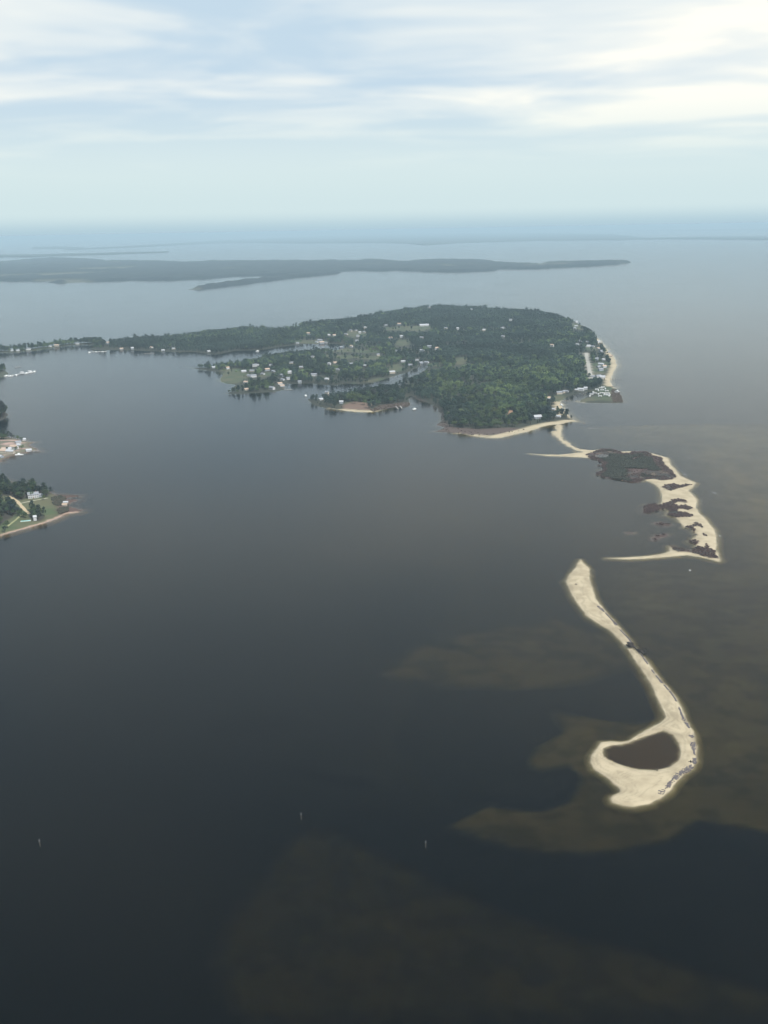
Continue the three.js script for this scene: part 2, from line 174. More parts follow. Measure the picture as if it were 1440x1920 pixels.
const SPOT = {hall: [160.1,-3923.3], shore_house: [291.1,-1951.4], point_cabin: [507.3,-2256.0], head_house: [-481.5,-1400.8], head_garage: [-474.4,-1406.2], head_tower: [-442.2,-1283.6], pool: [-453.1,-1280.6], hutA: [-428.2,-1370.0], hutB: [-426.6,-1359.5], mast: [-635.6,-1835.3], marker_a: [-208.0,-552.0], marker_b: [20.9,-543.1], marker_c: [-54.4,-576.1], log: [210.3,-837.1], stump_a: [192.4,-1002.9], stump_b: [203.2,-637.1], stump_c: [177.9,-626.5]};
const DOCKS = [
  [-975.8,-2717.8,-956.3,-2725.5,-943.8,-2755.0,-920.5,-2805.2],
  [-901.0,-3247.9,-846.9,-3261.1],
  [538.9,-2469.8,565.8,-2466.3],
  [27.8,-2121.7,32.6,-2088.4],
  [36.6,-2127.4,40.2,-2094.0],
  [-222.7,-2387.8,-203.9,-2381.4],
  [-1005.7,-2889.8,-997.3,-2917.5],
  [-714.8,-3182.9,-683.6,-3187.8],
  [-588.5,-1729.4,-576.4,-1730.5],
  [-460.2,-1420.2,-424.4,-1414.6],
  [505.3,-2252.4,517.6,-2266.3]];
const BOATS = [-970.0,-2717.1,-956.6,-2710.2,-949.4,-2729.7,-932.8,-2764.0,-927.1,-2781.3,-923.2,-2795.8,-373.7,-3195.6,64.6,-2084.9,-167.3,-2290.0,-893.9,-3239.5,-878.1,-3254.4,-858.7,-3255.7,362.0,-2104.7,-601.1,-1702.5,-18.3,-2202.7];
const FOAM = [
  [438.8,-1490.8,438.7,-1477.0,433.7,-1467.3,434.4,-1480.8],
  [421.9,-1352.5,419.7,-1335.6,410.4,-1311.2,415.6,-1335.8],
  [472.3,-1589.7,475.0,-1587.5,472.3,-1583.8],
  [442.1,-1374.6,448.1,-1368.2,443.5,-1362.6],
  [381.0,-1074.9,380.3,-1069.3,374.5,-1058.6,368.8,-1055.2,376.2,-1064.0],
  [318.7,-1045.5,320.4,-1043.6,317.7,-1040.2],
  [388.4,-1170.3,391.3,-1165.8,387.6,-1161.6],
  [368.5,-1853.1,376.5,-1855.0,371.7,-1845.0]];

// ---------------------------------------------------------------- helpers
const names = {};
function numbered(n) { names[n] = (names[n] ?? -1) + 1; return names[n] ? `${n}_${String(names[n]).padStart(3, '0')}` : n; }
function tag(o, label, category, group) { o.userData.label = label; o.userData.category = category; if (group) o.userData.group = group; return o; }
function top(o) { o.name = numbered(o.name); o.traverse(c => { c.castShadow = c.receiveShadow = true; }); scene.add(o); return o; }
function setting(o, label, category, kind = 'structure') { o.userData.kind = kind; tag(o, label, category); return top(o); }
function part(name, geometry, material, parent) { const m = new THREE.Mesh(geometry, material); m.name = name; parent.add(m); return m; }
function mat(c, roughness = 0.9, extra = {}) { return new THREE.MeshStandardMaterial({ color: new THREE.Color().setRGB(...c), roughness, ...extra }); }
function edges(p) { const e = []; for (let i = 0; i < p.length; i += 2) { const j = (i + 2) % p.length; e.push(p[i], p[i + 1], p[j], p[j + 1]); } return new Float64Array(e); }
function region(p) {
  const E = edges(p); let x0 = 1e9, x1 = -1e9, z0 = 1e9, z1 = -1e9;
  for (let i = 0; i < p.length; i += 2) { x0 = Math.min(x0, p[i]); x1 = Math.max(x1, p[i]); z0 = Math.min(z0, p[i + 1]); z1 = Math.max(z1, p[i + 1]); }
  return { E, x0, x1, z0, z1 };
}
function sd(R, x, z) {               // signed distance, positive inside
  const E = R.E; let best = 1e18, inside = false;
  for (let i = 0; i < E.length; i += 4) {
    const ax = E[i], az = E[i + 1], bx = E[i + 2], bz = E[i + 3], dx = bx - ax, dz = bz - az;
    let t = ((x - ax) * dx + (z - az) * dz) / (dx * dx + dz * dz); t = t < 0 ? 0 : t > 1 ? 1 : t;
    const ex = ax + t * dx - x, ez = az + t * dz - z, d = ex * ex + ez * ez;
    if (d < best) best = d;
    if ((az > z) !== (bz > z) && x < dx * (z - az) / dz + ax) inside = !inside;
  }
  return inside ? Math.sqrt(best) : -Math.sqrt(best);
}
function far0(R, x, z, m) { return x < R.x0 - m || x > R.x1 + m || z < R.z0 - m || z > R.z1 + m; }
const inAny = (Rs, x, z) => Rs.some(R => !far0(R, x, z, 0) && sd(R, x, z) > 0);
const sdAny = (Rs, x, z, m = 200) => { let b = -m; for (const R of Rs) if (!far0(R, x, z, m)) b = Math.max(b, sd(R, x, z)); return b; };
function lineDist(p, x, z) { let b = 1e18; for (let i = 0; i + 3 < p.length; i += 2) { const ax = p[i], az = p[i + 1], dx = p[i + 2] - ax, dz = p[i + 3] - az; let t = ((x - ax) * dx + (z - az) * dz) / (dx * dx + dz * dz); t = t < 0 ? 0 : t > 1 ? 1 : t; b = Math.min(b, (ax + t * dx - x) ** 2 + (az + t * dz - z) ** 2); } return Math.sqrt(b); }

// ground sheet of a piece of land: shore where height is 0, sloping on under the water
function landMesh(name, box, cell, margin, dist, height, color, roughness = 0.95) {
  const nx = Math.ceil((box[1] - box[0]) / cell), nz = Math.ceil((box[3] - box[2]) / cell), id = new Int32Array((nx + 1) * (nz + 1)).fill(-1);
  const D = new Float32Array((nx + 1) * (nz + 1));
  for (let j = 0; j <= nz; j++) for (let i = 0; i <= nx; i++) D[j * (nx + 1) + i] = dist(box[0] + i * cell, box[2] + j * cell);
  const P = [], C = [], I = [], U = [];
  const vert = (i, j) => {
    const k = j * (nx + 1) + i;
    if (id[k] < 0) { const x = box[0] + i * cell, z = box[2] + j * cell, y = height(D[k], x, z); id[k] = P.length / 3; P.push(x, y, z); U.push(x, z); C.push(...color(D[k], x, z, y)); }
    return id[k];
  };
  for (let j = 0; j < nz; j++) for (let i = 0; i < nx; i++) {
    const k = j * (nx + 1) + i;
    if (Math.max(D[k], D[k + 1], D[k + nx + 1], D[k + nx + 2]) < -margin) continue;
    const a = vert(i, j), b = vert(i + 1, j), c = vert(i, j + 1), d = vert(i + 1, j + 1);
    I.push(a, c, b, b, c, d);
  }
  const g = new THREE.BufferGeometry();
  g.setAttribute('position', new THREE.Float32BufferAttribute(P, 3)); g.setAttribute('color', new THREE.Float32BufferAttribute(C, 3)); g.setAttribute('uv', new THREE.Float32BufferAttribute(U, 2));
  g.setIndex(I); g.computeVertexNormals();
  const m = new THREE.Mesh(g, new THREE.MeshStandardMaterial({ vertexColors: true, roughness })); m.name = name;
  return m;
}
const bound = (Rs, m) => [Math.min(...Rs.map(R => R.x0)) - m, Math.max(...Rs.map(R => R.x1)) + m, Math.min(...Rs.map(R => R.z0)) - m, Math.max(...Rs.map(R => R.z1)) + m];

// ---------------------------------------------------------------- water and sea bed
function discs(y0, y1) {             // closed round slab between two heights
  const rad = [60, 200, 400, 600, 800, 1000, 1300, 1700, 2200, 3000, 4000, 5500, 8000, 12000, 20000, 35000, 60000, 110000, 200000], n = 144, P = [0, y1, 0], I = [];
  const ring = (y) => { const s = P.length / 3; for (const r of rad) for (let k = 0; k < n; k++) { const a = k / n * 2 * Math.PI; P.push(r * Math.cos(a), y, r * Math.sin(a)); } return s; };
  const fill = (c, s, up) => { const t = (a, b, d) => up ? I.push(a, d, b) : I.push(a, b, d); for (let k = 0; k < n; k++) { const l = (k + 1) % n; t(c, s + k, s + l); for (let r = 0; r + 1 < rad.length; r++) { const a = s + r * n + k, b = s + r * n + l, e = a + n, f = b + n; t(a, e, b); t(b, e, f); } } };
  const st = ring(y1); fill(0, st, true);
  if (y0 !== undefined) {
    const c = P.length / 3; P.push(0, y0, 0); const sb = ring(y0); fill(c, sb, false);
    const o = (rad.length - 1) * n; for (let k = 0; k < n; k++) { const l = (k + 1) % n; I.push(st + o + k, st + o + l, sb + o + k, st + o + l, sb + o + l, sb + o + k); }
  }
  const g = new THREE.BufferGeometry(); g.setAttribute('position', new THREE.Float32BufferAttribute(P, 3));
  const U = []; for (let i = 0; i < P.length; i += 3) U.push(P[i] / 2600, P[i + 2] / 2600); g.setAttribute('uv', new THREE.Float32BufferAttribute(U, 2));
  g.setIndex(I); return g;
}
function windMap() {                 // wind-ruffled and smoother lanes on the surface
  const N = 1024, d = new Uint8Array(N * N * 4), P = 16;
  const tn = (x, y, n) => { let s = 0, k = 0.5, f = 1, t = 0; for (let o = 0; o < n; o++) { const w = P * f, X = x * f, Y = y * f, i = Math.floor(X), j = Math.floor(Y), u = X - i, v = Y - j, a = u * u * (3 - 2 * u), b = v * v * (3 - 2 * v), h = (p, q) => hash2(((p % w) + w) % w + o * 71, ((q % w) + w) % w); s += k * (mix(mix(h(i, j), h(i + 1, j), a), mix(h(i, j + 1), h(i + 1, j + 1), a), b)); t += k; k *= 0.55; f *= 2; } return s / t; };
  for (let y = 0; y < N; y++) for (let x = 0; x < N; x++) { const v = tn(x / N * P, y / N * P, 6), q = 255 * mix(0.80, 1.0, v), o = (y * N + x) * 4; d[o] = d[o + 1] = d[o + 2] = q; d[o + 3] = 255; }
  const t = new THREE.DataTexture(d, N, N); t.wrapS = t.wrapT = THREE.RepeatWrapping; t.magFilter = THREE.LinearFilter; t.needsUpdate = true; return t;
}
const waterM = new THREE.MeshPhysicalMaterial({ color: 0xffffff, roughness: 0.17, roughnessMap: windMap(), transmission: 1, thickness: 12, ior: 1.14, attenuationColor: new THREE.Color().setRGB(0.655, 0.63, 0.50), attenuationDistance: 1 });
{
  const wg = discs(-14, 0); const flat = wg.toNonIndexed(); flat.computeVertexNormals();
  const w = new THREE.Mesh(flat, waterM); w.name = 'water'; setting(w, 'dark calm bay water reaching to the hazy horizon', 'water');
  const bg = discs(undefined, -9).toNonIndexed(); bg.computeVertexNormals();
  const b = new THREE.Mesh(bg, mat([0.06, 0.055, 0.042])); b.name = 'bay_floor'; setting(b, 'muddy floor of the open bay deep under water', 'seabed');
}
const rBar = region(BAR), rLag = region(LAGOON), rGA = region(GRASS_A), rGB = GRASS_B.map(region), rSA = region(SHOAL_A), rSB = region(SHOAL_B), rSC = region(SHOAL_C);
function bedPlan(x, z) {             // [depth, colour] of the shallows round the sand bar
  const wob = (fbm(x / 22, z / 22, 3) - 0.5) * 9, fine = fbm(x / 5, z / 5, 3);
  let depth = mix(4.6, 2.75, smooth(-170, 90, x) * smooth(-560, -640, z)) + 0.9 * (fbm(x / 90, z / 90, 2) - 0.5);
  const a = sd(rSA, x, z), b = sd(rSB, x, z), c = sd(rSC, x, z);
  const kB = smooth(-4, 14, b + wob * 0.5), wide = smooth(-820, -1000, z), kA = smooth(-1.5 - 55 * wide, 4.5 + 60 * wide, a + wob * 0.2), kC = smooth(-14, 10, c + wob);
  depth = mix(depth, 2.05 + 0.5 * (fbm(x / 40, z / 60, 3) - 0.5), kC);
  depth = mix(depth, 2.35 + 0.9 * (fbm(x / 70, z / 70, 3) - 0.5) + 0.55, kB);
  depth = mix(depth, mix(1.85, 1.5, smooth(-900, -1200, z)) + 1.1 * (fbm(x / 60, z / 60, 3) - 0.5), kA);
  let col = mix3([0.34, 0.285, 0.18], [0.21, 0.18, 0.12], smooth(0.35, 0.7, fbm(x / 14, z / 14, 4)));
  col = mix3([0.11, 0.10, 0.075], col, Math.max(kA, kB, kC, 0.35 * smooth(-170, 90, x)));
  const ga = sd(rGA, x, z), sharp = z > -760 && x > 60 ? 1 : smooth(-40, 90, x);
  let g = smooth(-1 - 14 * (1 - sharp), 1 + 30 * (1 - sharp), ga + wob * (0.25 + 1.5 * (1 - sharp)));
  for (const R of rGB) if (!far0(R, x, z, 20)) g = Math.max(g, 0.9 * smooth(-8, 8, sd(R, x, z) + wob * 1.2));
  g *= mix(0.85, 1, smooth(0.25, 0.5, fine));
  depth = mix(depth, Math.min(depth, 2.4), smooth(-4, 12, ga));
  col = mix3(col, [0.008, 0.009, 0.008], g);
  return [depth, col];
}
{
  const X0 = -330, X1 = 820, Z0 = -1920, Z1 = -360, nx = 230, nz = 312, P = [], U = [], I = [];
  for (let j = 0; j <= nz; j++) for (let i = 0; i <= nx; i++) {
    const x = mix(X0, X1, i / nx), z = mix(Z0, Z1, j / nz), e = Math.min(x - X0, X1 - x, z - Z0, Z1 - z);
    P.push(x, -mix(8.9, bedPlan(x, z)[0], smooth(0, 60, e)), z); U.push(i / nx, j / nz);
  }
  for (let j = 0; j < nz; j++) for (let i = 0; i < nx; i++) { const a = j * (nx + 1) + i; I.push(a, a + nx + 1, a + 1, a + 1, a + nx + 1, a + nx + 2); }
  const g = new THREE.BufferGeometry(); g.setAttribute('position', new THREE.Float32BufferAttribute(P, 3)); g.setAttribute('uv', new THREE.Float32BufferAttribute(U, 2)); g.setIndex(I); g.computeVertexNormals();
  const W = 1150, H = 1560, d = new Uint8Array(W * H * 4), s = c => 255 * (c <= 0.0031308 ? 12.92 * c : 1.055 * Math.pow(c, 1 / 2.4) - 0.055);
  for (let r = 0; r < H; r++) for (let c = 0; c < W; c++) { const k = bedPlan(mix(X0, X1, (c + 0.5) / W), mix(Z0, Z1, (r + 0.5) / H))[1], o = (r * W + c) * 4; d[o] = s(k[0]); d[o + 1] = s(k[1]); d[o + 2] = s(k[2]); d[o + 3] = 255; }
  const t = new THREE.DataTexture(d, W, H); t.colorSpace = THREE.SRGBColorSpace; t.magFilter = THREE.LinearFilter; t.needsUpdate = true;
  const m = new THREE.Mesh(g, new THREE.MeshStandardMaterial({ map: t, roughness: 1 })); m.name = 'seabed';
  setting(m, 'sandy shoals and dark eelgrass beds under water round the sand bar', 'seabed');
}
console.log('water done');

// ---------------------------------------------------------------- sand bar and upper spit
const sandC = (x, z) => mix3([0.45, 0.375, 0.248], [0.35, 0.287, 0.186], smooth(0.3, 0.75, fbm(x / 9, z / 9, 4)));
{
  const dist = (x, z) => { const a = sd(rBar, x, z), l = sd(rLag, x, z); return Math.min(a, -l) + (fbm(x / 6, z / 6, 3) - 0.5) * 1.6 - 0.5; };
  const h = (s, x, z) => s > 0 ? 0.75 * (1 - Math.exp(-s / 5)) + 0.1 * fbm(x / 12, z / 12, 3) * Math.min(1, s / 4) : (sd(rLag, x, z) > -1 ? Math.max(-0.85, s * 0.3) : Math.max(-4.4, s * 0.34));
  const lag = (x, z) => sd(rLag, x, z);
  const col = (s, x, z) => { const l = lag(x, z), base = sandC(x, z), band = 1.03 - 0.2 * smooth(0.5, 0.72, fbm((s + 9 * fbm(x / 16, z / 16, 2)) / 1.6 + 40, (x + z) / 30, 3)); return mix3(base.map(v => v * band), [0.11, 0.064, 0.04], smooth(-1, 3, l + (fbm(x / 5, z / 5) - 0.5) * 5)); };
  const m = landMesh('sand_bar', bound([rBar], 24), 1.2, 22, dist, h, col);
  setting(m, 'long pale hooked sand bar curling round a brown lagoon', 'sand bar');
}
const rSpit = SPIT.map(region), rMarsh = MARSH.map(region), rIslet = ISLETS.map(region), rPond = region(POND);
const spitDist = (x, z) => Math.max(sdAny(rSpit, x, z, 80), sdAny(rIslet, x, z, 80) + 2.5) + (fbm(x / 9, z / 9, 3) - 0.5) * mix(3.4, 13, (x < 300 || z > -1425 ? 0 : smooth(375, 345, x)));
const marshAt = (x, z) => Math.max(sdAny(rMarsh, x, z, 40), sdAny(rIslet, x, z, 40)) + (fbm(x / 13 + 5, z / 13, 3) - 0.5) * 6;
{
  const h = (s, x, z) => { const y = s > 0 ? 0.9 * (1 - Math.exp(-s / 7)) + 0.2 * fbm(x / 20, z / 20, 3) * Math.min(1, s / 5) : Math.max(-4.4, s * 0.28); return sd(rPond, x, z) > -2 ? Math.min(y, -0.25) : y; };
  const col = (s, x, z) => mix3(sandC(x, z), mix3(mix3([0.075, 0.045, 0.038], [0.035, 0.034, 0.028], smooth(0.35, 0.65, fbm(x / 25, z / 25, 3))), [0.12, 0.09, 0.06], 0.8 * smooth(0.55, 0.72, fbm(x / 8, z / 8, 3))), smooth(-1, 2, Math.max(marshAt(x, z), sdAny(rIslet, x, z, 40) + 14)));
  const m = landMesh('sand_spit', bound(rSpit, 60), 3, 55, spitDist, h, col);
  setting(m, 'broken sandy spit with brown marsh joining the wooded island', 'sand spit');
}
console.log('sand done');

// ---------------------------------------------------------------- wooded island and the other land
const rIsl = region(ISLAND), rTail = region(TAIL), rClear = CLEAR.map(region), rRed = REDMARSH.map(region);
const HA = region(HEAD_A), HB = region(HEAD_B), HC = region(HEAD_C), HD = region(HEAD_D), rCove = region(COVE);
const beachWide = [8, 17, 15, 13, 8, 13];
const beachAt = (x, z) => { let b = -99; BEACH.forEach((p, i) => { b = Math.max(b, beachWide[i] - lineDist(p, x, z)); }); return b; };
const clearWob = (x, z) => (fbm(x / 38 + 2, z / 60, 3) - 0.5) * 55;
const grassC = (x, z) => mix3([0.045, 0.066, 0.028], [0.085, 0.082, 0.042], smooth(0.3, 0.7, fbm(x / 25, z / 45, 4)));
const landY = (s, x, z) => s > 0 ? 1.1 * (1 - Math.exp(-s / 9)) + 2.2 * fbm(x / 260, z / 260, 2) * smooth(10, 120, s) : Math.max(-4.4, s * 0.12);
const islDist = (x, z) => sd(rIsl, x, z) + (fbm(x / 22, z / 22, 3) - 0.5) * 7;
{
  const col = (s, x, z) => {
    if (s < 2 && s > -80 && s < 0) { if (beachAt(x, z) > -30) return sandC(x, z); }
    let c = [0.032, 0.034, 0.02];
    const cl = sdAny(rClear, x, z, 40) + clearWob(x, z); if (cl > -20) c = mix3(c, sd(rClear[16], x, z) > -5 ? [0.15, 0.095, 0.065] : grassC(x, z), smooth(-6, 6, cl));
    const rm = sdAny(rRed, x, z, 20); if (rm > -20) c = mix3(c, [0.085, 0.06, 0.048], smooth(-6, 6, rm));
    const b = beachAt(x, z) + (fbm(x / 12, z / 12) - 0.5) * 12; c = mix3(c, sandC(x, z), smooth(-2, 3, b));
    const r = lineDist(ROAD_LANE, x, z); c = mix3(c, [0.30, 0.27, 0.22], smooth(9, 5, r));
    return c;
  };
  const m = landMesh('island_ground', bound([rIsl], 60), 9, 50, islDist, landY, col);
  setting(m, 'low ground of the large wooded island, beach and marsh edged', 'island');
  const t = landMesh('tail_ground', bound([rTail], 20), 9, 20, (x, z) => sd(rTail, x, z), landY, (s, x, z) => mix3(grassC(x, z), [0.04, 0.04, 0.025], fbm(x / 30, z / 30)));
  setting(t, 'narrow strip of land running off behind the far cove', 'land');
}
const rWA = WOODS_A.map(region), rWB = WOODS_B.map(region);
const headDist = (x, z) => Math.min(sd(HA, x, z), -sd(rCove, x, z)) + (fbm(x / 7, z / 7, 3) - 0.5) * 2.5;
const headY = (s, x, z) => s > 0 ? 1.5 * (1 - Math.exp(-s / 4)) + 0.9 * fbm(x / 60, z / 60, 2) * smooth(4, 30, s) : Math.max(-4, s * 0.12);
{
  const col = (s, x, z) => {
    let c = mix3([0.062, 0.088, 0.034], [0.10, 0.098, 0.048], smooth(0.35, 0.7, fbm(x / 30, z / 30, 4)));
    const w = sdAny(rWA, x, z, 20); c = mix3(c, [0.04, 0.036, 0.026], smooth(-3, 3, w));
    c = mix3(c, [0.085, 0.05, 0.038], smooth(-8, 8, x + 452 - (z + 1400) * 0.35 + (fbm(x / 9, z / 9) - 0.5) * 16));
    const south = z > -1330 || x < -440 && z > -1380; c = mix3(south ? [0.34, 0.24, 0.18] : [0.09, 0.055, 0.04], c, smooth(1.6, 3.4, s + (fbm(x / 6, z / 6) - 0.5) * 2));
    return c;
  };
  const m = landMesh('grassy_headland', [-760, HA.x1 + 12, HA.z0 - 12, HA.z1 + 12], 3, 14, headDist, headY, col);
  setting(m, 'grassy headland with a sandy edge beside the open water', 'headland');
  const colB = (s, x, z) => { let c = mix3([0.10, 0.11, 0.06], [0.16, 0.13, 0.10], fbm(x / 16, z / 16, 3)); const n = fbm(x / 34, z / 12, 3); c = mix3(c, [0.40, 0.27, 0.22], smooth(0.56, 0.64, n) * smooth(6, 16, s)); return mix3([0.12, 0.08, 0.06], c, smooth(1, 5, s)); };
  setting(landMesh('dock_headland', [-900, HB.x1 + 12, HB.z0 - 12, HB.z1 + 12], 4, 14, (x, z) => sd(HB, x, z) + (fbm(x / 7, z / 7, 3) - 0.5) * 3, headY, colB), 'low headland crowded with pale roofs, ending in a thin tip', 'headland');
  setting(landMesh('wooded_headland', [-1000, HC.x1 + 14, HC.z0 - 14, HC.z1 + 14], 6, 14, (x, z) => sd(HC, x, z), headY, () => [0.04, 0.036, 0.026]), 'tip of a wooded headland cut off by the picture edge', 'headland');
  setting(landMesh('pier_headland', [-1300, HD.x1 + 14, HD.z0 - 14, HD.z1 + 14], 8, 14, (x, z) => sd(HD, x, z), headY, () => [0.05, 0.055, 0.03]), 'tip of low land that carries the long white pier', 'headland');
}
// far shores: tree canopy too far off to tell trees apart
{
  const rF = FAR.map(region);
  const labels = ['broad low wooded shore across the river mouth', 'thin wooded spit reaching left in front of the far shore'];
  rF.forEach((R, i) => {
    const fld = (x, z) => smooth(0.66, 0.69, fbm(x / 700, z / 500, 3));
    const y = (s, x, z) => s < 0 ? -2 : 1 + (smooth(0, 30, s) * (15 + 16 * (fbm(x / 90, z / 90, 3) - 0.45)) + 8 * (hash2(Math.round(x), Math.round(z)) - 0.5)) * (1 - fld(x, z)) * (s > 5 ? 1 : 0);
    const c = (s, x, z, h) => mix3(mix3([0.010, 0.018, 0.024], [0.016, 0.027, 0.026], fbm(x / 160, z / 160, 3)), [0.08, 0.08, 0.055], fld(x, z));  // canopy colours carry added blue that stands in for distance haze
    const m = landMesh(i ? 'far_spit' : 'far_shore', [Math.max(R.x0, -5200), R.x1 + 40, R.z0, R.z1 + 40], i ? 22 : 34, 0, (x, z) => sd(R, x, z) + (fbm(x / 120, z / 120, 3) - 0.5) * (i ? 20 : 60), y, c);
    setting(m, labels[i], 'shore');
  });
  FAR2.forEach((p, i) => {
    const s = new THREE.Shape(); for (let k = 0; k < p.length; k += 2) k ? s.lineTo(p[k], -p[k + 1]) : s.moveTo(p[k], -p[k + 1]);
    const g = new THREE.ExtrudeGeometry(s, { depth: 18, bevelEnabled: false }); g.rotateX(-Math.PI / 2);
    const m = new THREE.Mesh(g, mat([0.025, 0.038, 0.025])); m.name = 'horizon_shore';
    setting(m, ['faint strip of land behind the far shore', 'wide blue land mass along the horizon', 'thin blue shore at the right under the horizon', 'faintest strip of land on the right horizon', 'faint sliver of land on the left horizon'][i], 'shore');
  });
}
console.log('land done');

// ---------------------------------------------------------------- trees
const R = rng(7);
function blob(cx, cy, cz, s, r) {      // an uneven leaf clump
  const g = new THREE.OctahedronGeometry(1, 0), p = g.attributes.position, a = r() * 6.3, b = r() * 6.3, jit = {};
  for (let i = 0; i < p.count; i++) { const k = [p.getX(i), p.getY(i), p.getZ(i)].map(v => v.toFixed(1)).join(); jit[k] ??= 0.65 + 0.7 * r(); p.setXYZ(i, p.getX(i) * jit[k], p.getY(i) * jit[k] * 0.75, p.getZ(i) * jit[k]); }
  g.rotateX(a).rotateY(b).scale(s, s * 0.8, s).translate(cx, cy, cz);
  return g;
}
function tint(g, c) { const n = g.attributes.position.count, a = new Float32Array(n * 3); for (let i = 0; i < n; i++) a.set(c, i * 3); g.setAttribute('color', new THREE.BufferAttribute(a, 3)); return g; }
function finish(list) { const g = mergeGeometries(list.map(q => { const t = q.index ? q.toNonIndexed() : q; t.deleteAttribute('uv'); t.deleteAttribute('normal'); return t; })); g.computeVertexNormals(); return g; }
function broadCrown(seed, n) {         // unit height
  const r = rng(seed), L = [], lobes = [...Array(5)].map(() => [(r() - 0.5) * 0.36, 0.52 + r() * 0.24, (r() - 0.5) * 0.36, 0.17 + r() * 0.1]);
  for (let i = 0; i < n; i++) { const l = lobes[i % 5], t = r() * 6.28, u = 2 * r() - 1, q = Math.sqrt(1 - u * u), d = l[3] * (0.7 + 0.4 * r()); L.push(blob(l[0] + d * q * Math.cos(t), l[1] + d * u * 0.85, l[2] + d * q * Math.sin(t), 0.055 + 0.05 * r(), r)); }
  return finish(L);
}
function pineCrown(seed, n) {
  const r = rng(seed), L = [];
  for (let i = 0; i < n; i++) { const y = 0.42 + 0.56 * Math.pow(r(), 0.8), w = 0.21 * Math.sqrt(Math.max(0.03, 1 - Math.pow((y - 0.62) / 0.40, 2))), t = r() * 6.28, d = w * Math.sqrt(r()); L.push(blob(d * Math.cos(t), y, d * Math.sin(t), 0.045 + 0.045 * r(), r)); }
  return finish(L);
}
function trunkGeo(seed, pine) {
  const r = rng(seed), L = [new THREE.CylinderGeometry(0.010, 0.022, pine ? 0.92 : 0.62, 6).translate(0, pine ? 0.46 : 0.31, 0)];
  for (let i = 0; i < 4; i++) { const g = new THREE.CylinderGeometry(0.005, 0.010, 0.26, 5); g.translate(0, 0.13, 0).rotateZ(0.7 + 0.3 * r()).rotateY(i * 1.57 + r()).translate(0, (pine ? 0.5 : 0.42) + 0.08 * i * r(), 0); L.push(g); }
  return finish(L);
}
const species = [0, 1, 2, 3, 4, 5].map(i => i < 3 ? { kind: 'broadleaf_tree', crown: broadCrown(11 + i, 62), trunk: trunkGeo(21 + i, false) } : { kind: 'pine_tree', crown: pineCrown(31 + i, 56), trunk: trunkGeo(41 + i, true) });
species.forEach(s => { s.whole = finish([tint(s.crown.clone(), [1, 1, 1]), tint(s.trunk.clone(), [1.1, 0.75, 0.7])].map(g => g)); });
species.forEach(s => { const n = s.crown.attributes.position.count, m = s.trunk.attributes.position.count, a = new Float32Array((n + m) * 3); for (let i = 0; i < n + m; i++) a.set(i < n ? [1, 1, 1] : [1.1, 0.75, 0.7], i * 3); s.whole.setAttribute('color', new THREE.BufferAttribute(a, 3)); });

const openSpots = [];                  // houses stand in openings, not behind tree walls
const yard = (list, wd) => { for (let i = 0; i < list.length; i += 2) openSpots.push([list[i], list[i + 1], wd]); };
yard(H_TAIL, 7); yard(H_NORTH, 7); yard(H_VILLAGE, 9); yard(H_POINT, 8); yard(H_CREEK, 8); yard(H_INLAND, 9); yard(H_EAST, 8); yard(H_COVE, 7); yard(SPOT.hall, 20); yard(SPOT.shore_house, 9); yard(SPOT.head_house, 10); yard(SPOT.head_garage, 5); yard(SPOT.head_tower, 3.5); yard(H_HEADB, 6); yard(SPOT.pool, 8); yard(CAMP, 8); yard(SPOT.point_cabin, 7);
function hides(x, z, h) {              // would a tree of that height stand between the aerial view and a house, or on it
  const d = Math.hypot(x, z), ux = x / d, uz = z / d, reach = d * h / (350 - h);
  for (const [hx, hz, w] of openSpots) { const ax = hx - x, az = hz - z, a = ax * ux + az * uz; if (a > -w - 2 && a < reach && Math.abs(ax * uz - az * ux) < w) return true; }
  return false;
}
const px = new THREE.Vector3();
camera.updateMatrixWorld(); camera.aspect = 0.75; camera.updateProjectionMatrix();
function inView(x, z, m = 0.03) { px.set(x, 8, z).project(camera); return px.z < 1 && Math.abs(px.x) < 1 + m; }
const trees = [], rCreek = CREEKS.map(region);
function plant(x, z, y, h, pineShare, where, dark = 0) {
  const pine = R() < pineShare, n = fbm(x / 60 + 3, z / 60, 3), k = 0.75 + 0.5 * R();
  const c = pine ? mix3([0.020, 0.034, 0.030], [0.030, 0.048, 0.032], R()) : mix3([0.034, 0.058, 0.028], [0.080, 0.112, 0.042], smooth(0.35, 0.68, n * 0.75 + R() * 0.25));
  trees.push({ x, z, y, h: h * (pine ? 1.12 : 1), s: pine ? 3 + Math.floor(R() * 3) : Math.floor(R() * 3), c: c.map(v => v * k * (1 - dark) * mix(0.7, 1.35, smooth(0.3, 0.7, fbm(x / 85 + 31, z / 85, 2)))), turn: R() * 6.28, wide: 0.9 + 0.45 * R(), where, pine });
}
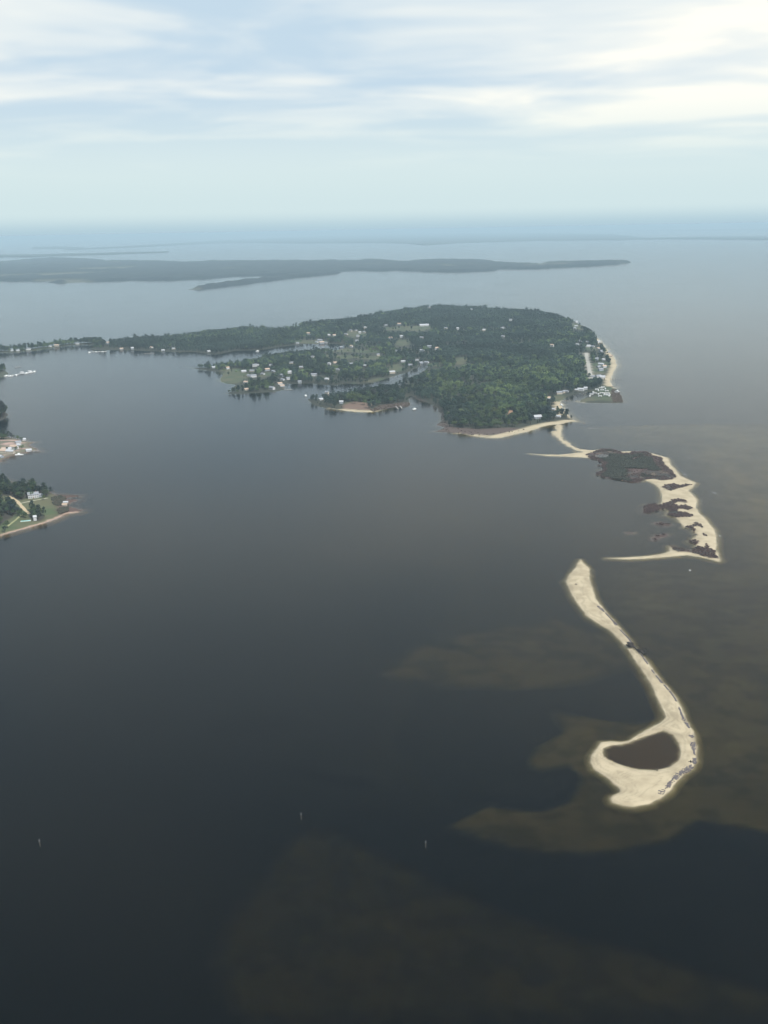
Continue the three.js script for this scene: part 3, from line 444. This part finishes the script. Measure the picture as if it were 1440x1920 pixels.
{
  const b = bound([rIsl], 0), step = 9.5;
  for (let z = b[2]; z < b[3]; z += step) for (let x = b[0]; x < b[1]; x += step) {
    const X = x + (R() - 0.5) * step * 0.9, Z = z + (R() - 0.5) * step * 0.9;
    if (!inView(X, Z)) continue;
    const s = islDist(X, Z); if (s < 3) continue;
    if (beachAt(X, Z) + (fbm(X / 12, Z / 12) - 0.5) * 12 > 0 || lineDist(ROAD_LANE, X, Z) < 11 || lineDist(DIRT_TRACK, X, Z) < 7) continue;
    const top0 = 350 / 334, top1 = 350 / 342, camp = X > 400 && Z > -2420 && Z < -2080 && X < 560 && sd(rClear[15], X, Z) > -4; if (camp) continue;
    const wobC = clearWob(X, Z); if (sdAny(rClear, X, Z, 40) + wobC > 0 || sdAny(rClear, X * top1, Z * top1, 40) + wobC > 0) { if (R() > 0.06) continue; }
    const low = inAny(rCreek, X * top0, Z * top0) || inAny(rCreek, X * top1, Z * top1) || inAny(rClear, X * top0, Z * top0); if (low && R() > 0.5) continue;
    if (inAny(rRed, X, Z) && R() > 0.04) continue;
    const big = fbm(X / 330 + 8, Z / 330, 2), edge = smooth(0, 25, s), open = fbm(X / 110 + 60, Z / 110, 3);
    if (open > 0.62 && R() > 0.3) continue;
    const south = smooth(-2900, -2300, Z), share = mix(mix(0.5, 0.95, smooth(0.4, 0.6, big)), 0.22, south * smooth(15, 90, s));
    let h = (6 + 12 * fbm(X / 55, Z / 55, 2) + 9 * R() * R() * R() + (R() < 0.04 ? 6 : 0)) * mix(0.7, 1, edge); if (low) h = 4 + 2.5 * R();
    if (hides(X, Z, h)) { if (R() > 0.5 || hides(X, Z, 4.5)) continue; h = 4; }
    plant(X, Z, landY(s, X, Z), h, share, 'island');
  }
  const strip = (Rg, dist, yf, step, ok, h0, h1, share, where, dark) => {
    for (let z = Rg.z0; z < Rg.z1; z += step) for (let x = Math.max(Rg.x0, -1500); x < Rg.x1; x += step) {
      const X = x + (R() - 0.5) * step, Z = z + (R() - 0.5) * step; if (!inView(X, Z, 0.02)) continue; const h = mix(h0, h1, R()); if (hides(X, Z, h)) continue;
      const s = dist(X, Z); if (s < 2 || !ok(X, Z, s)) continue;
      plant(X, Z, yf(s, X, Z), h, share, where, dark);
    }
  };
  strip(rTail, (x, z) => sd(rTail, x, z), landY, 9, (x, z) => fbm(x / 40, z / 40, 2) > 0.40, 10, 20, 0.6, 'tail', 0.1);
  strip(HA, headDist, headY, 6.6, (x, z) => inAny(rWA.slice(0, 3), x, z) && HEAD_TRACKS.every(t => lineDist(t, x, z) > 4) && fbm(x / 18 + 4, z / 18, 2) > (x < -440 && z > -1390 ? 0.40 : 0.2) && true, 8, 14, 0.55, 'head_a', 0.45);
  strip(HB, (x, z) => sd(HB, x, z), headY, 7, (x, z) => inAny(rWB, x, z), 8, 13, 0.7, 'head_b', 0.45);
  strip(HC, (x, z) => sd(HC, x, z), headY, 8, () => true, 17, 24, 0.5, 'head_c', 0.45);
  strip(HD, (x, z) => sd(HD, x, z), headY, 9, (x, z) => x < -1005, 12, 19, 0.5, 'head_d', 0.1);
  for (let i = 0; i < LONE_A.length; i += 2) plant(LONE_A[i], LONE_A[i + 1], headY(headDist(LONE_A[i], LONE_A[i + 1]), LONE_A[i], LONE_A[i + 1]), 7 + 4 * R(), i < 4 ? 1 : 0.3, 'lone_a', 0.4);
  for (let i = 0; i < LONE_B.length; i += 2) plant(LONE_B[i], LONE_B[i + 1], 1.2, 7 + 4 * R(), 0.4, 'lone_b', 0.2);
}
console.log('trees', trees.length, 'near', trees.filter(t => t.where !== 'island' && t.where !== 'tail').length);
{
  const bark = mat([0.07, 0.05, 0.04]);
  for (const t of trees) t.size = inView(t.x, t.z, 0) ? t.h / Math.hypot(t.x, t.z) : 0;
  const order = [...trees].sort((a, b) => (b.where !== 'island') - (a.where !== 'island') || b.size - a.size).filter(t => t.where !== 'tail' && t.size > 0);
  const single = new Set(order.slice(0, 300));
  const leafM = {}, leaf = c => { const q = c.map(v => (Math.round(v * 90) / 90 || 0.011)); const k = q.join(); return leafM[k] ??= mat(q, 1); };
  const proto = {};
  const words = {
    island: ['at the southern wood edge of the large island, above the beach and marsh', 'trees along the southern wood edge'],
    head_a: ['in the dark wood on the grassy headland', 'trees on the grassy headland'], lone_a: ['standing alone on the lawn of the grassy headland', 'lone trees on the headland lawn'],
    head_b: ['behind the pale roofs of the dock headland', 'trees on the dock headland'], lone_b: ['standing alone among the roofs of the dock headland', 'lone trees among the dock roofs'],
    head_c: ['in the clump above the dock headland', 'trees in the clump at the picture edge'], head_d: ['beside the root of the long white pier', 'trees beside the white pier'] };
  const counts = {};
  for (const t of single) {
    const s = species[t.s], o = new THREE.Group(); o.name = s.kind;
    part('trunk', s.trunk, bark, o); part('crown', s.crown, leaf(t.c), o);
    o.position.set(t.x, t.y - 0.15, t.z); o.rotation.y = t.turn; o.scale.set(t.h * t.wide, t.h, t.h * t.wide);
    const w = [...words[t.where]];
    if (t.where === 'head_a') { const k = rWA.findIndex(q => sd(q, t.x, t.z) > -1), a = [t.x < -545 ? 'at the picture edge of the wood behind the headland lawn' : t.x < -500 ? 'in the wood left of the headland house' : 'in the wood behind the headland house', 'in the mottled wood at the left edge of the lawn', 'in the clump beside the tower shed', 'on the headland tip', 'on the headland tip'][Math.max(0, k)]; w[0] = a; w[1] = a; }
    if (t.where === 'island') { const a = (islDist(t.x, t.z) < 22 ? 'in the front row ' : 'behind the front row ') + (t.x < 105 ? 'over the red marsh inlet' : t.x < 150 ? 'above the red marsh corner' : t.x < 200 ? 'above the thin southern sand strip' : t.x < 240 ? 'left of the shore house' : t.x < 275 ? 'round the shore house' : 'beside the small eastern cove'); w[0] = a; w[1] = a; }
    const tall = t.h > (t.where === 'head_a' ? 11.5 : 15) ? 'tall ' : t.h < (t.where === 'head_a' ? 9.5 : 10) ? 'short ' : ''; const look = tall + (t.pine ? 'dark pine' : t.c[1] > 0.05 ? 'light green broadleaf tree' : 'dull green broadleaf tree');
    top(tag(o, `${look} ${w[0]}`, 'tree', `${look}s ${w[1]}`)); counts[t.where] = (counts[t.where] || 0) + 1;
  }
  console.log('single trees', JSON.stringify(counts));
  const wood = new THREE.Group(); wood.name = 'woodland';
  const rest = trees.filter(t => !single.has(t)), M = new THREE.Matrix4(), Q = new THREE.Quaternion(), up = new THREE.Vector3(0, 1, 0), leafW = new THREE.MeshStandardMaterial({ vertexColors: true, roughness: 1 });
  species.forEach((s, i) => {
    const L = rest.filter(t => t.s === i), im = new THREE.InstancedMesh(s.whole, leafW, L.length); im.name = s.kind === 'pine_tree' ? 'pine_wood' : 'broadleaf_wood'; im.userData.kind = 'stuff';
    L.forEach((t, k) => { Q.setFromAxisAngle(up, t.turn); M.compose(new THREE.Vector3(t.x, t.y - 0.15, t.z), Q, new THREE.Vector3(t.h * t.wide, t.h, t.h * t.wide)); im.setMatrixAt(k, M); im.setColorAt(k, new THREE.Color().setRGB(...t.c)); });
    wood.add(im);
  });
  setting(wood, 'dense mixed woodland covering the large island', 'woodland', 'stuff');
}
// marsh scrub on the spit and the marsh edges
{
  const r = rng(5), tuft = finish([...Array(9)].map(() => blob((r() - 0.5) * 1.6, 0.25 + 0.35 * r(), (r() - 0.5) * 1.6, 0.3 + 0.25 * r(), r)));
  const L = [], add = (x, z, y, s, c) => L.push([x, y, z, s, c]);
  const b = bound(rMarsh, 5);
  for (let z = b[2]; z < b[3]; z += 2.3) for (let x = b[0]; x < b[1]; x += 2.3) {
    const X = x + (r() - 0.5) * 2.3, Z = z + (r() - 0.5) * 2.3, m = marshAt(X, Z); if (m < 0 || spitDist(X, Z) < 0.2 || sd(rPond, X, Z) > -3) continue;
    const main = sd(rMarsh[0], X, Z), n = fbm(X / 24 + 7, Z / 24, 3);
    const green = main > 14 && n > 0.42; if (n < 0.33 && r() < 0.8) continue;
    const s = green ? 1.5 + 2.6 * r() * smooth(6, 40, main) : 0.8 + 0.8 * r(), y = 0.55;
    add(X, Z, y, s, green ? mix3([0.018, 0.022, 0.017], [0.04, 0.04, 0.028], r()) : mix3([0.035, 0.022, 0.022], [0.08, 0.048, 0.04], r()));
  }
  for (const p of rRed) for (let k = 0; k < 900; k++) { const X = mix(p.x0, p.x1, r()), Z = mix(p.z0, p.z1, r()); if (sd(p, X, Z) < 0 || islDist(X, Z) < 1) continue; add(X, Z, 0.6, 0.8 + 1.2 * r(), mix3([0.06, 0.04, 0.032], [0.09, 0.065, 0.04], r())); }
  for (let i of [3, 4]) { const p = rWA[i]; for (let k = 0; k < 420; k++) { const X = mix(p.x0, p.x1, r()), Z = mix(p.z0, p.z1, r()); if (sd(p, X, Z) < 0 || headDist(X, Z) < 1) continue; add(X, Z, 1.2, 1.0 + 1.6 * r(), mix3([0.03, 0.034, 0.024], [0.06, 0.05, 0.034], r())); } }
  const im = new THREE.InstancedMesh(tuft, mat([1, 1, 1], 1), L.length), M = new THREE.Matrix4(), Q = new THREE.Quaternion(), up = new THREE.Vector3(0, 1, 0);
  L.forEach(([x, y, z, s, c], k) => { Q.setFromAxisAngle(up, r() * 6); M.compose(new THREE.Vector3(x, y, z), Q, new THREE.Vector3(s, s, s)); im.setMatrixAt(k, M); im.setColorAt(k, new THREE.Color().setRGB(...c)); });
  im.name = 'marsh_scrub'; setting(im, 'brown and dull green scrub growing on the marshes', 'scrub', 'stuff');
  console.log('scrub', L.length);
}

// ---------------------------------------------------------------- houses
const wallC = { white: mat([0.44, 0.44, 0.44]), cream: mat([0.37, 0.33, 0.27]), grey: mat([0.25, 0.27, 0.29]) };
const roofC = { pale: mat([0.42, 0.43, 0.44], 0.6), grey: mat([0.24, 0.25, 0.27]), dark: mat([0.10, 0.10, 0.11]), tan: mat([0.44, 0.33, 0.25]) };
const paneM = mat([0.03, 0.035, 0.045], 0.15), doorM = mat([0.16, 0.08, 0.05]), brickM = mat([0.26, 0.12, 0.08]);
function gable(w, d, h, rise) { const s = new THREE.Shape([[-d / 2, 0], [d / 2, 0], [d / 2, h], [0, h + rise], [-d / 2, h]].map(p => new THREE.Vector2(...p))); return new THREE.ExtrudeGeometry(s, { depth: w, bevelEnabled: false }).translate(0, 0, -w / 2).rotateY(Math.PI / 2); }
function roofGeo(w, d, h, rise) {
  const t = 0.25, o = 0.5, k = rise / (d / 2), e = d / 2 + o, y = h - o * k + 0.05;
  const s = new THREE.Shape([[-e, y], [0, h + rise + 0.05], [e, y], [e, y + t], [0, h + rise + 0.05 + t], [-e, y + t]].map(p => new THREE.Vector2(...p)));
  return new THREE.ExtrudeGeometry(s, { depth: w + 2 * o, bevelEnabled: false }).translate(0, 0, -w / 2 - o).rotateY(Math.PI / 2);
}
const boxG = (w, h, d, x = 0, y = 0, z = 0) => new THREE.BoxGeometry(w, h, d).translate(x, y, z);
const geos = {}; const memo = (k, f) => geos[k] ??= f();
function house(name, x, z, y, turn, w, d, h, rise, wall, roof, label, group, detail = 0) {
  const o = new THREE.Group(); o.name = name; const key = [w, d, h, rise].join();
  part('wall', memo('w' + key, () => gable(w, d, h, rise)), wallC[wall], o); const rf = part('roof', memo('r' + key, () => roofGeo(w, d, h, rise)), roofC[roof], o);
  if (detail) {
    for (let f = 0; f < Math.round(h / 3); f++) for (let i = 0; i < detail; i++) { const wx = (i + 0.5) / detail * w - w / 2; if (f === 0 && i === Math.floor(detail / 2)) { part('door', boxG(1.2, 2.2, 0.08, wx, 1.1, d / 2 + 0.02), doorM, o); continue; } part('window', boxG(1.1, 1.4, 0.08, wx, f * 3 + 1.7, d / 2 + 0.02), paneM, o); }
    part('chimney', boxG(0.9, 2.6, 0.9, w * 0.28, h + rise * 0.7 + 0.6, -d * 0.12), brickM, rf);
  }
  o.position.set(x, y, z); o.rotation.y = turn; tag(o, label, 'house', group); return top(o);
}
const sizes = [[12, 8, 3.2, 2.2], [15, 9, 3.4, 2.6], [10, 7, 5.6, 2.4], [18, 9, 5.8, 2.8], [11, 9, 3.2, 2.4]], sizeWord = ['small', 'long', 'tall', 'large two-storey', 'square'];
function hamlet(list, where, group, yf, big = 1) {
  const r = rng(list.length * 97 + 3);
  for (let i = 0; i < list.length; i += 2) {
    const k = Math.floor(r() * 5), wall = ['white', 'white', 'cream', 'white', 'grey'][Math.floor(r() * 5)], roof = ['pale', 'grey', 'grey', 'pale', 'tan'][Math.floor(r() * 5)];
    const s = sizes[k].map(v => v * big), x = list[i], z = list[i + 1];
    house('house', x, z, yf(x, z) - 0.1, (r() - 0.5) * 1.6, ...s, wall, roof, `${sizeWord[k]} ${wall} house with ${roof} roof ${where}`, `${sizeWord[k]} ${wall} ${roof} roofed houses ${group}`);
  }
}
const islY = (x, z) => Math.max(0.4, landY(islDist(x, z), x, z));
hamlet(H_TAIL, 'on the thin strip behind the far cove', 'on the thin strip', (x, z) => Math.max(0.5, landY(sd(rTail, x, z), x, z)), 0.8);
hamlet(H_NORTH, 'under the trees along the northern cove', 'on the northern cove', islY, 0.85);
hamlet(H_VILLAGE, 'in the village at the upper creek', 'in the creek village', islY, 0.85);
hamlet(H_POINT, 'on the point between the creeks', 'on the creek point', islY, 0.82);
hamlet(H_CREEK, 'by the banks of the lower creek', 'by the lower creek', islY, 0.8);
hamlet(H_INLAND, 'in a clearing of the inland woods', 'in the inland woods', islY, 0.95);
hamlet(H_EAST, 'along the sandy eastern shore', 'on the eastern shore', islY, 0.75);
hamlet(H_COVE, 'at the cove by the trailer park', 'at the trailer park cove', islY, 0.75);
hamlet(H_HEADB, 'on the low dock headland', 'on the dock headland', (x, z) => Math.max(0.4, headY(sd(HB, x, z), x, z)), 0.78);
house('meeting_hall', SPOT.hall[0], SPOT.hall[1], islY(...SPOT.hall) - 0.1, 0.15, 34, 12, 5, 3, 'white', 'pale', 'very long white hall on the bright green inland field', undefined);
house('house', SPOT.shore_house[0], SPOT.shore_house[1], islY(...SPOT.shore_house) - 0.1, 0.3, 15, 11, 3.4, 3, 'grey', 'pale', 'single house with a broad pale roof above the southern beach', undefined, 4);
house('cabin', SPOT.point_cabin[0], SPOT.point_cabin[1], islY(...SPOT.point_cabin) - 0.1, 1.2, 10, 7, 3, 2, 'white', 'pale', 'white cabin on bare red ground beyond the trailer rows', undefined);
{
  const y = (x, z) => headY(headDist(x, z), x, z) - 0.1;
  house('house', ...SPOT.head_house, y(...SPOT.head_house), 0.35, 14, 9, 5.4, 2.6, 'white', 'grey', 'white two-storey house with grey roof on the grassy headland', undefined, 5);
  house('garage', ...SPOT.head_garage, y(...SPOT.head_garage), 0.35, 8, 6, 2.8, 1.8, 'grey', 'grey', 'grey garage right beside the headland house', undefined);
  house('shed', ...SPOT.head_tower, y(...SPOT.head_tower), 0.4, 3.6, 3.6, 5, 1.6, 'white', 'pale', 'narrow white tower shed beside dark trees on the shore', undefined);
  house('beach_hut', ...SPOT.hutA, y(...SPOT.hutA), 0.1, 6, 3.6, 2.4, 1.1, 'cream', 'pale', 'upper of two small pale huts at the headland tip', undefined);
  house('beach_hut', ...SPOT.hutB, y(...SPOT.hutB), 0.1, 6, 3.6, 2.4, 1.1, 'cream', 'tan', 'lower of two small pale huts at the headland tip', undefined);
  const p = new THREE.Group(); p.name = 'swimming_pool'; part('coping', boxG(12.4, 0.3, 4.6, 0, 0.1, 0), mat([0.62, 0.6, 0.55]), p); part('pool_water', boxG(11.2, 0.06, 3.6, 0, 0.25, 0), mat([0.26, 0.60, 0.56], 0.12), p);
  p.position.set(SPOT.pool[0], y(...SPOT.pool) + 0.1, SPOT.pool[1]); p.rotation.y = 0.35; top(tag(p, 'pale turquoise swimming pool on the headland lawn', 'pool'));
  const m = new THREE.Group(); m.name = 'radio_mast'; part('pole', new THREE.CylinderGeometry(0.25, 0.35, 14, 8).translate(0, 7, 0), roofC.dark, m); part('antenna', boxG(2.2, 0.25, 0.25, 0, 13.2, 0), roofC.dark, m); m.position.set(SPOT.mast[0], 0.6, SPOT.mast[1]); top(tag(m, 'thin dark mast at the tip of the dock headland', 'mast'));
}
// camp trailers in rows
{
  const r = rng(12), body = new THREE.ExtrudeGeometry(new THREE.Shape([[-4.4, 0.6], [4.2, 0.6], [4.7, 1.4], [4.5, 2.9], [4.0, 3.3], [-4.1, 3.3], [-4.6, 2.8], [-4.7, 1.2]].map(p => new THREE.Vector2(...p))), { depth: 2.6, bevelEnabled: true, bevelSize: 0.12, bevelThickness: 0.12, bevelSegments: 2 }).translate(0, 0, -1.3);
  const band = mergeGeometries([boxG(6.2, 0.8, 2.9, 0, 2.2, 0)]), wheel = new THREE.CylinderGeometry(0.4, 0.4, 2.7, 12).rotateX(Math.PI / 2).translate(-0.6, 0.4, 0), shellM = mat([0.6, 0.6, 0.6], 0.45), awn = boxG(5.2, 0.08, 2.4, 0.2, 2.75, 2.7);
  const rowWord = ['at the cove edge of the trailer park', 'in the middle rows of the trailer park', 'in the shore rows of the trailer park'];
  for (let i = 0; i < CAMP.length; i += 2) {
    const o = new THREE.Group(), x = CAMP[i], z = CAMP[i + 1], sh = r() < 0.4; o.name = 'camp_trailer';
    part('body', body, shellM, o); part('window_band', band, paneM, o); part('wheel', wheel, roofC.dark, o); if (sh) part('awning', awn, wallC.cream, o);
    o.position.set(x, islY(x, z), z); o.rotation.y = (r() - 0.5) * 0.35 + (i % 6 === 0 ? 1.4 : 0); o.scale.setScalar(0.85);
    const k = x < 445 ? 0 : x < 462 ? 1 : 2, w = `${sh ? 'with a cream awning' : 'without awning'} ${rowWord[k]}`;
    top(tag(o, `white camp trailer ${w}`, 'trailer', `trailers ${w}`));
  }
}
// tracks
function ribbon(name, p, width, y, m, label, kind) {
  const c = []; for (let i = 0; i < p.length; i += 2) c.push(new THREE.Vector3(p[i], 0, p[i + 1]));
  const cv = new THREE.CatmullRomCurve3(c), n = 60, P = [], I = [];
  for (let k = 0; k <= n; k++) { const q = cv.getPoint(k / n), t = cv.getTangent(k / n), nx = -t.z, nz = t.x, w = width / 2 * (0.85 + 0.3 * noise(k / 3, p[0])); for (const s of [-1, 1]) { const x = q.x + nx * w * s, z = q.z + nz * w * s; P.push(x, y(x, z), z); } if (k) I.push(2 * k - 2, 2 * k - 1, 2 * k, 2 * k - 1, 2 * k + 1, 2 * k); }
  const g = new THREE.BufferGeometry(); g.setAttribute('position', new THREE.Float32BufferAttribute(P, 3)); g.setIndex(I); g.computeVertexNormals();
  const o = new THREE.Mesh(g, m); o.name = name; setting(o, label, kind);
}
['sandy track running down across the headland lawn', 'pale path from the track along the headland house', 'faint path through grass near the headland shore'].forEach((l, i) => ribbon('track', HEAD_TRACKS[i], [4.6, 3, 3][i], (x, z) => headY(headDist(x, z), x, z) + 0.12, mat([[0.46, 0.36, 0.22], [0.40, 0.38, 0.28], [0.26, 0.26, 0.13]][i]), l, 'track'));
ribbon('lane', ROAD_LANE, 9, (x, z) => islY(x, z) + 0.25, mat([0.36, 0.34, 0.29]), 'straight pale lane cut through the eastern woods', 'road');
ribbon('track', DIRT_TRACK, 7, (x, z) => islY(x, z) + 0.25, mat([0.30, 0.17, 0.10]), 'short orange dirt track in the southern woods', 'track');

// ---------------------------------------------------------------- piers, boats, markers
const plankM = mat([0.42, 0.40, 0.37]), plankW = mat([0.70, 0.69, 0.66]), pileM = mat([0.10, 0.085, 0.07]);
const dockWords = ['long white pier reaching from the left edge', 'low dock in front of the northern cove trees', 'thin pier off the eastern beach', 'left of two short docks by the red bank', 'right of two short docks by the red bank', 'low dock off the creek point', 'short dark dock beyond the white pier', 'dark floating dock before the northern shore', 'thin dock at the tip of the dock headland', 'dark jetty along the headland tip', 'short dock beyond the trailer park'];
DOCKS.forEach((p, i) => {
  const o = new THREE.Group(); o.name = 'pier'; const wide = [4, 8, 2.5, 2, 2, 3, 2.4, 5, 2, 2.2, 3][i], white = i < 2;
  for (let k = 0; k + 3 < p.length; k += 2) {
    const ax = p[k], az = p[k + 1], bx = p[k + 2], bz = p[k + 3], L = Math.hypot(bx - ax, bz - az), a = -Math.atan2(bz - az, bx - ax);
    part('deck', boxG(L + 0.6, 0.3, wide, 0, 1.25 + 0.004 * k, 0).rotateY(a).translate((ax + bx) / 2, 0, (az + bz) / 2), white ? plankW : i === 9 ? pileM : plankM, o);
    for (let q = 0; q <= L; q += Math.max(6, L / 8)) for (const s of [-1, 1]) { const t = q / L; part('post', new THREE.CylinderGeometry(0.18, 0.2, 4.4, 6).translate(mix(ax, bx, t) + Math.sin(a) * s * (wide / 2 + 0.2), 0.1, mix(az, bz, t) + Math.cos(a) * s * (wide / 2 + 0.2)), pileM, o); }
  }
  if (i === 0) for (const t of [0.55, 0.8]) part('shelter', gable(9, 6, 2.6, 1.4).translate(mix(p[0], p[6], t), 1.4, mix(p[1], p[7], t)), wallC.white, o);
  top(tag(o, dockWords[i], 'pier'));
});
{
  const hull = (() => { const sh = new THREE.Shape(); sh.moveTo(-4, -1.3); sh.lineTo(1.5, -1.35); sh.quadraticCurveTo(3.6, -1.0, 4.6, 0); sh.quadraticCurveTo(3.6, 1.0, 1.5, 1.35); sh.lineTo(-4, 1.3); sh.closePath(); const g = new THREE.ExtrudeGeometry(sh, { depth: 1.3, bevelEnabled: true, bevelSize: 0.15, bevelThickness: 0.15, bevelSegments: 1 }); const p = g.attributes.position; for (let i = 0; i < p.count; i++) if (p.getZ(i) < 0.3) p.setXY(i, p.getX(i) * 0.86 - 0.3, p.getY(i) * 0.62); g.rotateX(-Math.PI / 2).translate(0, -0.45, 0); g.computeVertexNormals(); return g; })();
  const cabin = boxG(2.6, 1.4, 1.9, -0.2, 1.5, 0), screen = boxG(0.1, 0.7, 1.6, 1.15, 1.75, 0), hullM = mat([0.78, 0.78, 0.76], 0.35), deckM = mat([0.5, 0.47, 0.4]);
  const w = ['moored at the root of the long white pier', 'lying in front of the long white pier', 'beside the bend of the long white pier', 'behind the middle of the long white pier', 'second from the outer end of the white pier', 'at the outer end of the long white pier', 'in the mouth of the upper creek', 'anchored off the red bank inlet', 'anchored off the wooded tip of the lower creek', 'at the left end of the northern dock', 'at the middle of the northern dock', 'at the right end of the northern dock', 'close to the small eastern cove beach', 'by the roofs of the dock headland', 'in the lower creek behind the trees'];
  const r = rng(9);
  for (let i = 0; i < 14; i++) { const o = new THREE.Group(); o.name = 'boat'; part('hull', hull, hullM, o); part('deck', boxG(5.4, 0.1, 2.0, -0.9, 0.93, 0), deckM, o); const c = part('cabin', cabin, hullM, o); part('windscreen', screen, paneM, c); o.position.set(BOATS[2 * i], 0.1, BOATS[2 * i + 1]); o.rotation.y = r() * 3; o.scale.setScalar(1.1 + 0.5 * r()); top(tag(o, `white motor boat ${w[i]}`, 'boat')); }
  const boardM = mat([0.11, 0.11, 0.11], 0.7);
  [['marker_a', 'white topped channel marker standing alone in dark open water at left'], ['marker_b', 'channel marker beside the edge of the greenish shoal'], ['marker_c', 'channel marker at the tip of the brown shoal']].forEach(([k, l]) => { const o = new THREE.Group(); o.name = 'channel_marker'; part('pile', new THREE.CylinderGeometry(0.26, 0.3, 6.4, 10).translate(0, 0.5, 0), pileM, o); part('daymark', boxG(1.0, 1.0, 0.12, 0, 3.3, 0.36), boardM, o); part('light', new THREE.CylinderGeometry(0.22, 0.25, 0.7, 10).translate(0, 4.0, 0), boardM, o); o.position.set(SPOT[k][0], 0, SPOT[k][1]); top(tag(o, l, 'marker')); });
}
// driftwood, stumps and the wrack line on the sand bar
{
  const r = rng(3), wood = mat([0.03, 0.024, 0.022]);
  const limb = (pts, rad) => new THREE.TubeGeometry(new THREE.CatmullRomCurve3(pts.map(p => new THREE.Vector3(...p))), 10, rad, 6);
  const o = new THREE.Group(); o.name = 'fallen_tree';
  part('trunk', limb([[-1.5, 0.5, -1], [2, 0.7, 1.5], [6, 0.5, 5], [10, 0.3, 8]], 0.38), wood, o);
  part('root_plate', finish([...Array(30)].map(() => blob(-1.6 + (r() - 0.5) * 4.2, 1.0 + (r() - 0.3) * 2.4, -0.6 + (r() - 0.5) * 4.0, 0.6 + 0.6 * r(), r))), wood, o);
  for (let i = 0; i < 9; i++) { const t = 0.15 + 0.1 * i, x = -1.5 + 11.5 * t, z = -1 + 9 * t, s = i % 2 ? 1 : -1; part('branch', limb([[x, 0.5, z], [x + 1.5 * s * r() + 1, 1.2 + r(), z - 1.6 * s], [x + 3.4 * r() + 0.8, 1.3 + 1.2 * r(), z - 3.6 * s * (0.5 + r() * 0.5)]], 0.14), wood, o); }
  for (let i = 0; i < 5; i++) part('twigs', finish([...Array(9)].map(() => blob(7.5 + (r() - 0.5) * 5, 0.7 + r() * 0.9, 2.5 + (r() - 0.5) * 5 + i, 0.25 + 0.3 * r(), r))), wood, o);
  o.position.set(SPOT.log[0], 0.35, SPOT.log[1]); o.rotation.y = -0.5; o.scale.setScalar(1.45); top(tag(o, 'dark fallen tree with bare branches across the narrow sand bar', 'driftwood'));
  [['stump_a', 'dark stump on the wide upper end of the sand bar'], ['stump_b', 'dark stump at the right bend of the hooked sand bar'], ['stump_c', 'low dark stump at the lagoon shore of the sand bar']].forEach(([k, l], i) => { const s = new THREE.Group(); s.name = 'driftwood_stump'; part('stem', new THREE.CylinderGeometry(0.3, 0.5, 1.2, 8).rotateZ(0.3).translate(0, 0.5, 0), wood, s); for (let q = 0; q < 4; q++) part('root', limb([[0, 0.3, 0], [Math.cos(q * 1.6) * 0.8, 0.35, Math.sin(q * 1.6) * 0.8], [Math.cos(q * 1.6 + 0.3) * 1.5, 0.0, Math.sin(q * 1.6 + 0.3) * 1.5]], 0.13), wood, s); s.position.set(SPOT[k][0], 0.65, SPOT[k][1]); s.scale.setScalar(i === 2 ? 0.7 : 1); top(tag(s, l, 'driftwood')); });
  const c = []; for (let i = 0; i < WRACK.length; i += 2) c.push(new THREE.Vector3(WRACK[i], 0, WRACK[i + 1]));
  const cv = new THREE.CatmullRomCurve3(c), bits = [], chip = finish([...Array(5)].map(() => blob((r() - 0.5) * 0.7, 0.05, (r() - 0.5) * 0.7, 0.22 + 0.15 * r(), r)));
  for (let k = 0; k < 2600; k++) { const t = r(), q = cv.getPointAt(t), n = fbm(t * 60, 3, 3); if (n < 0.42) continue; const w = 0.6 + 3 * smooth(0.5, 0.75, fbm(t * 22, 9, 2)); bits.push([q.x + (r() - 0.5) * w, q.z + (r() - 0.5) * w]); }
  const im = new THREE.InstancedMesh(chip, mat([0.12, 0.105, 0.11], 1), bits.length), M = new THREE.Matrix4();
  bits.forEach(([x, z], i) => { const l = Math.max(0.02, Math.min(sd(rBar, x, z), -sd(rLag, x, z))); M.makeRotationY(r() * 6).setPosition(x, l > 0 ? 0.75 * (1 - Math.exp(-l / 5)) + 0.08 : 0, z); im.setMatrixAt(i, M); });
  im.name = 'wrack_line'; setting(im, 'grey line of dried seaweed along the sand bar', 'seaweed', 'stuff');
}
// small breakers
{
  const foamM = mat([0.75, 0.77, 0.78], 1), r = rng(77), W = ['below the marsh island on its open side', 'along the sand spit bend', 'far out from the marsh island', 'over the bar off the sand spit', 'off the lower tip of the sand spit', 'between the sand bar and the spit tip', 'beside the lower sand spit', 'off the island beach'];
  FOAM.forEach((p, i) => {
    const R0 = region(p), L = []; let n = 0; while (n < 60) { const x = mix(R0.x0, R0.x1, r()), z = mix(R0.z0, R0.z1, r()); n++; if (sd(R0, x, z) < 0) continue; L.push(blob(x, 0.05, z, 0.2 + 0.35 * r(), r).scale(1, 0.35, 1)); }
    if (!L.length) return; const m = new THREE.Mesh(finish(L), foamM); m.name = 'breaker'; setting(m, `small white breaker ${W[i]}`, 'foam', 'stuff');
  });
}

renderer.render(scene, camera);
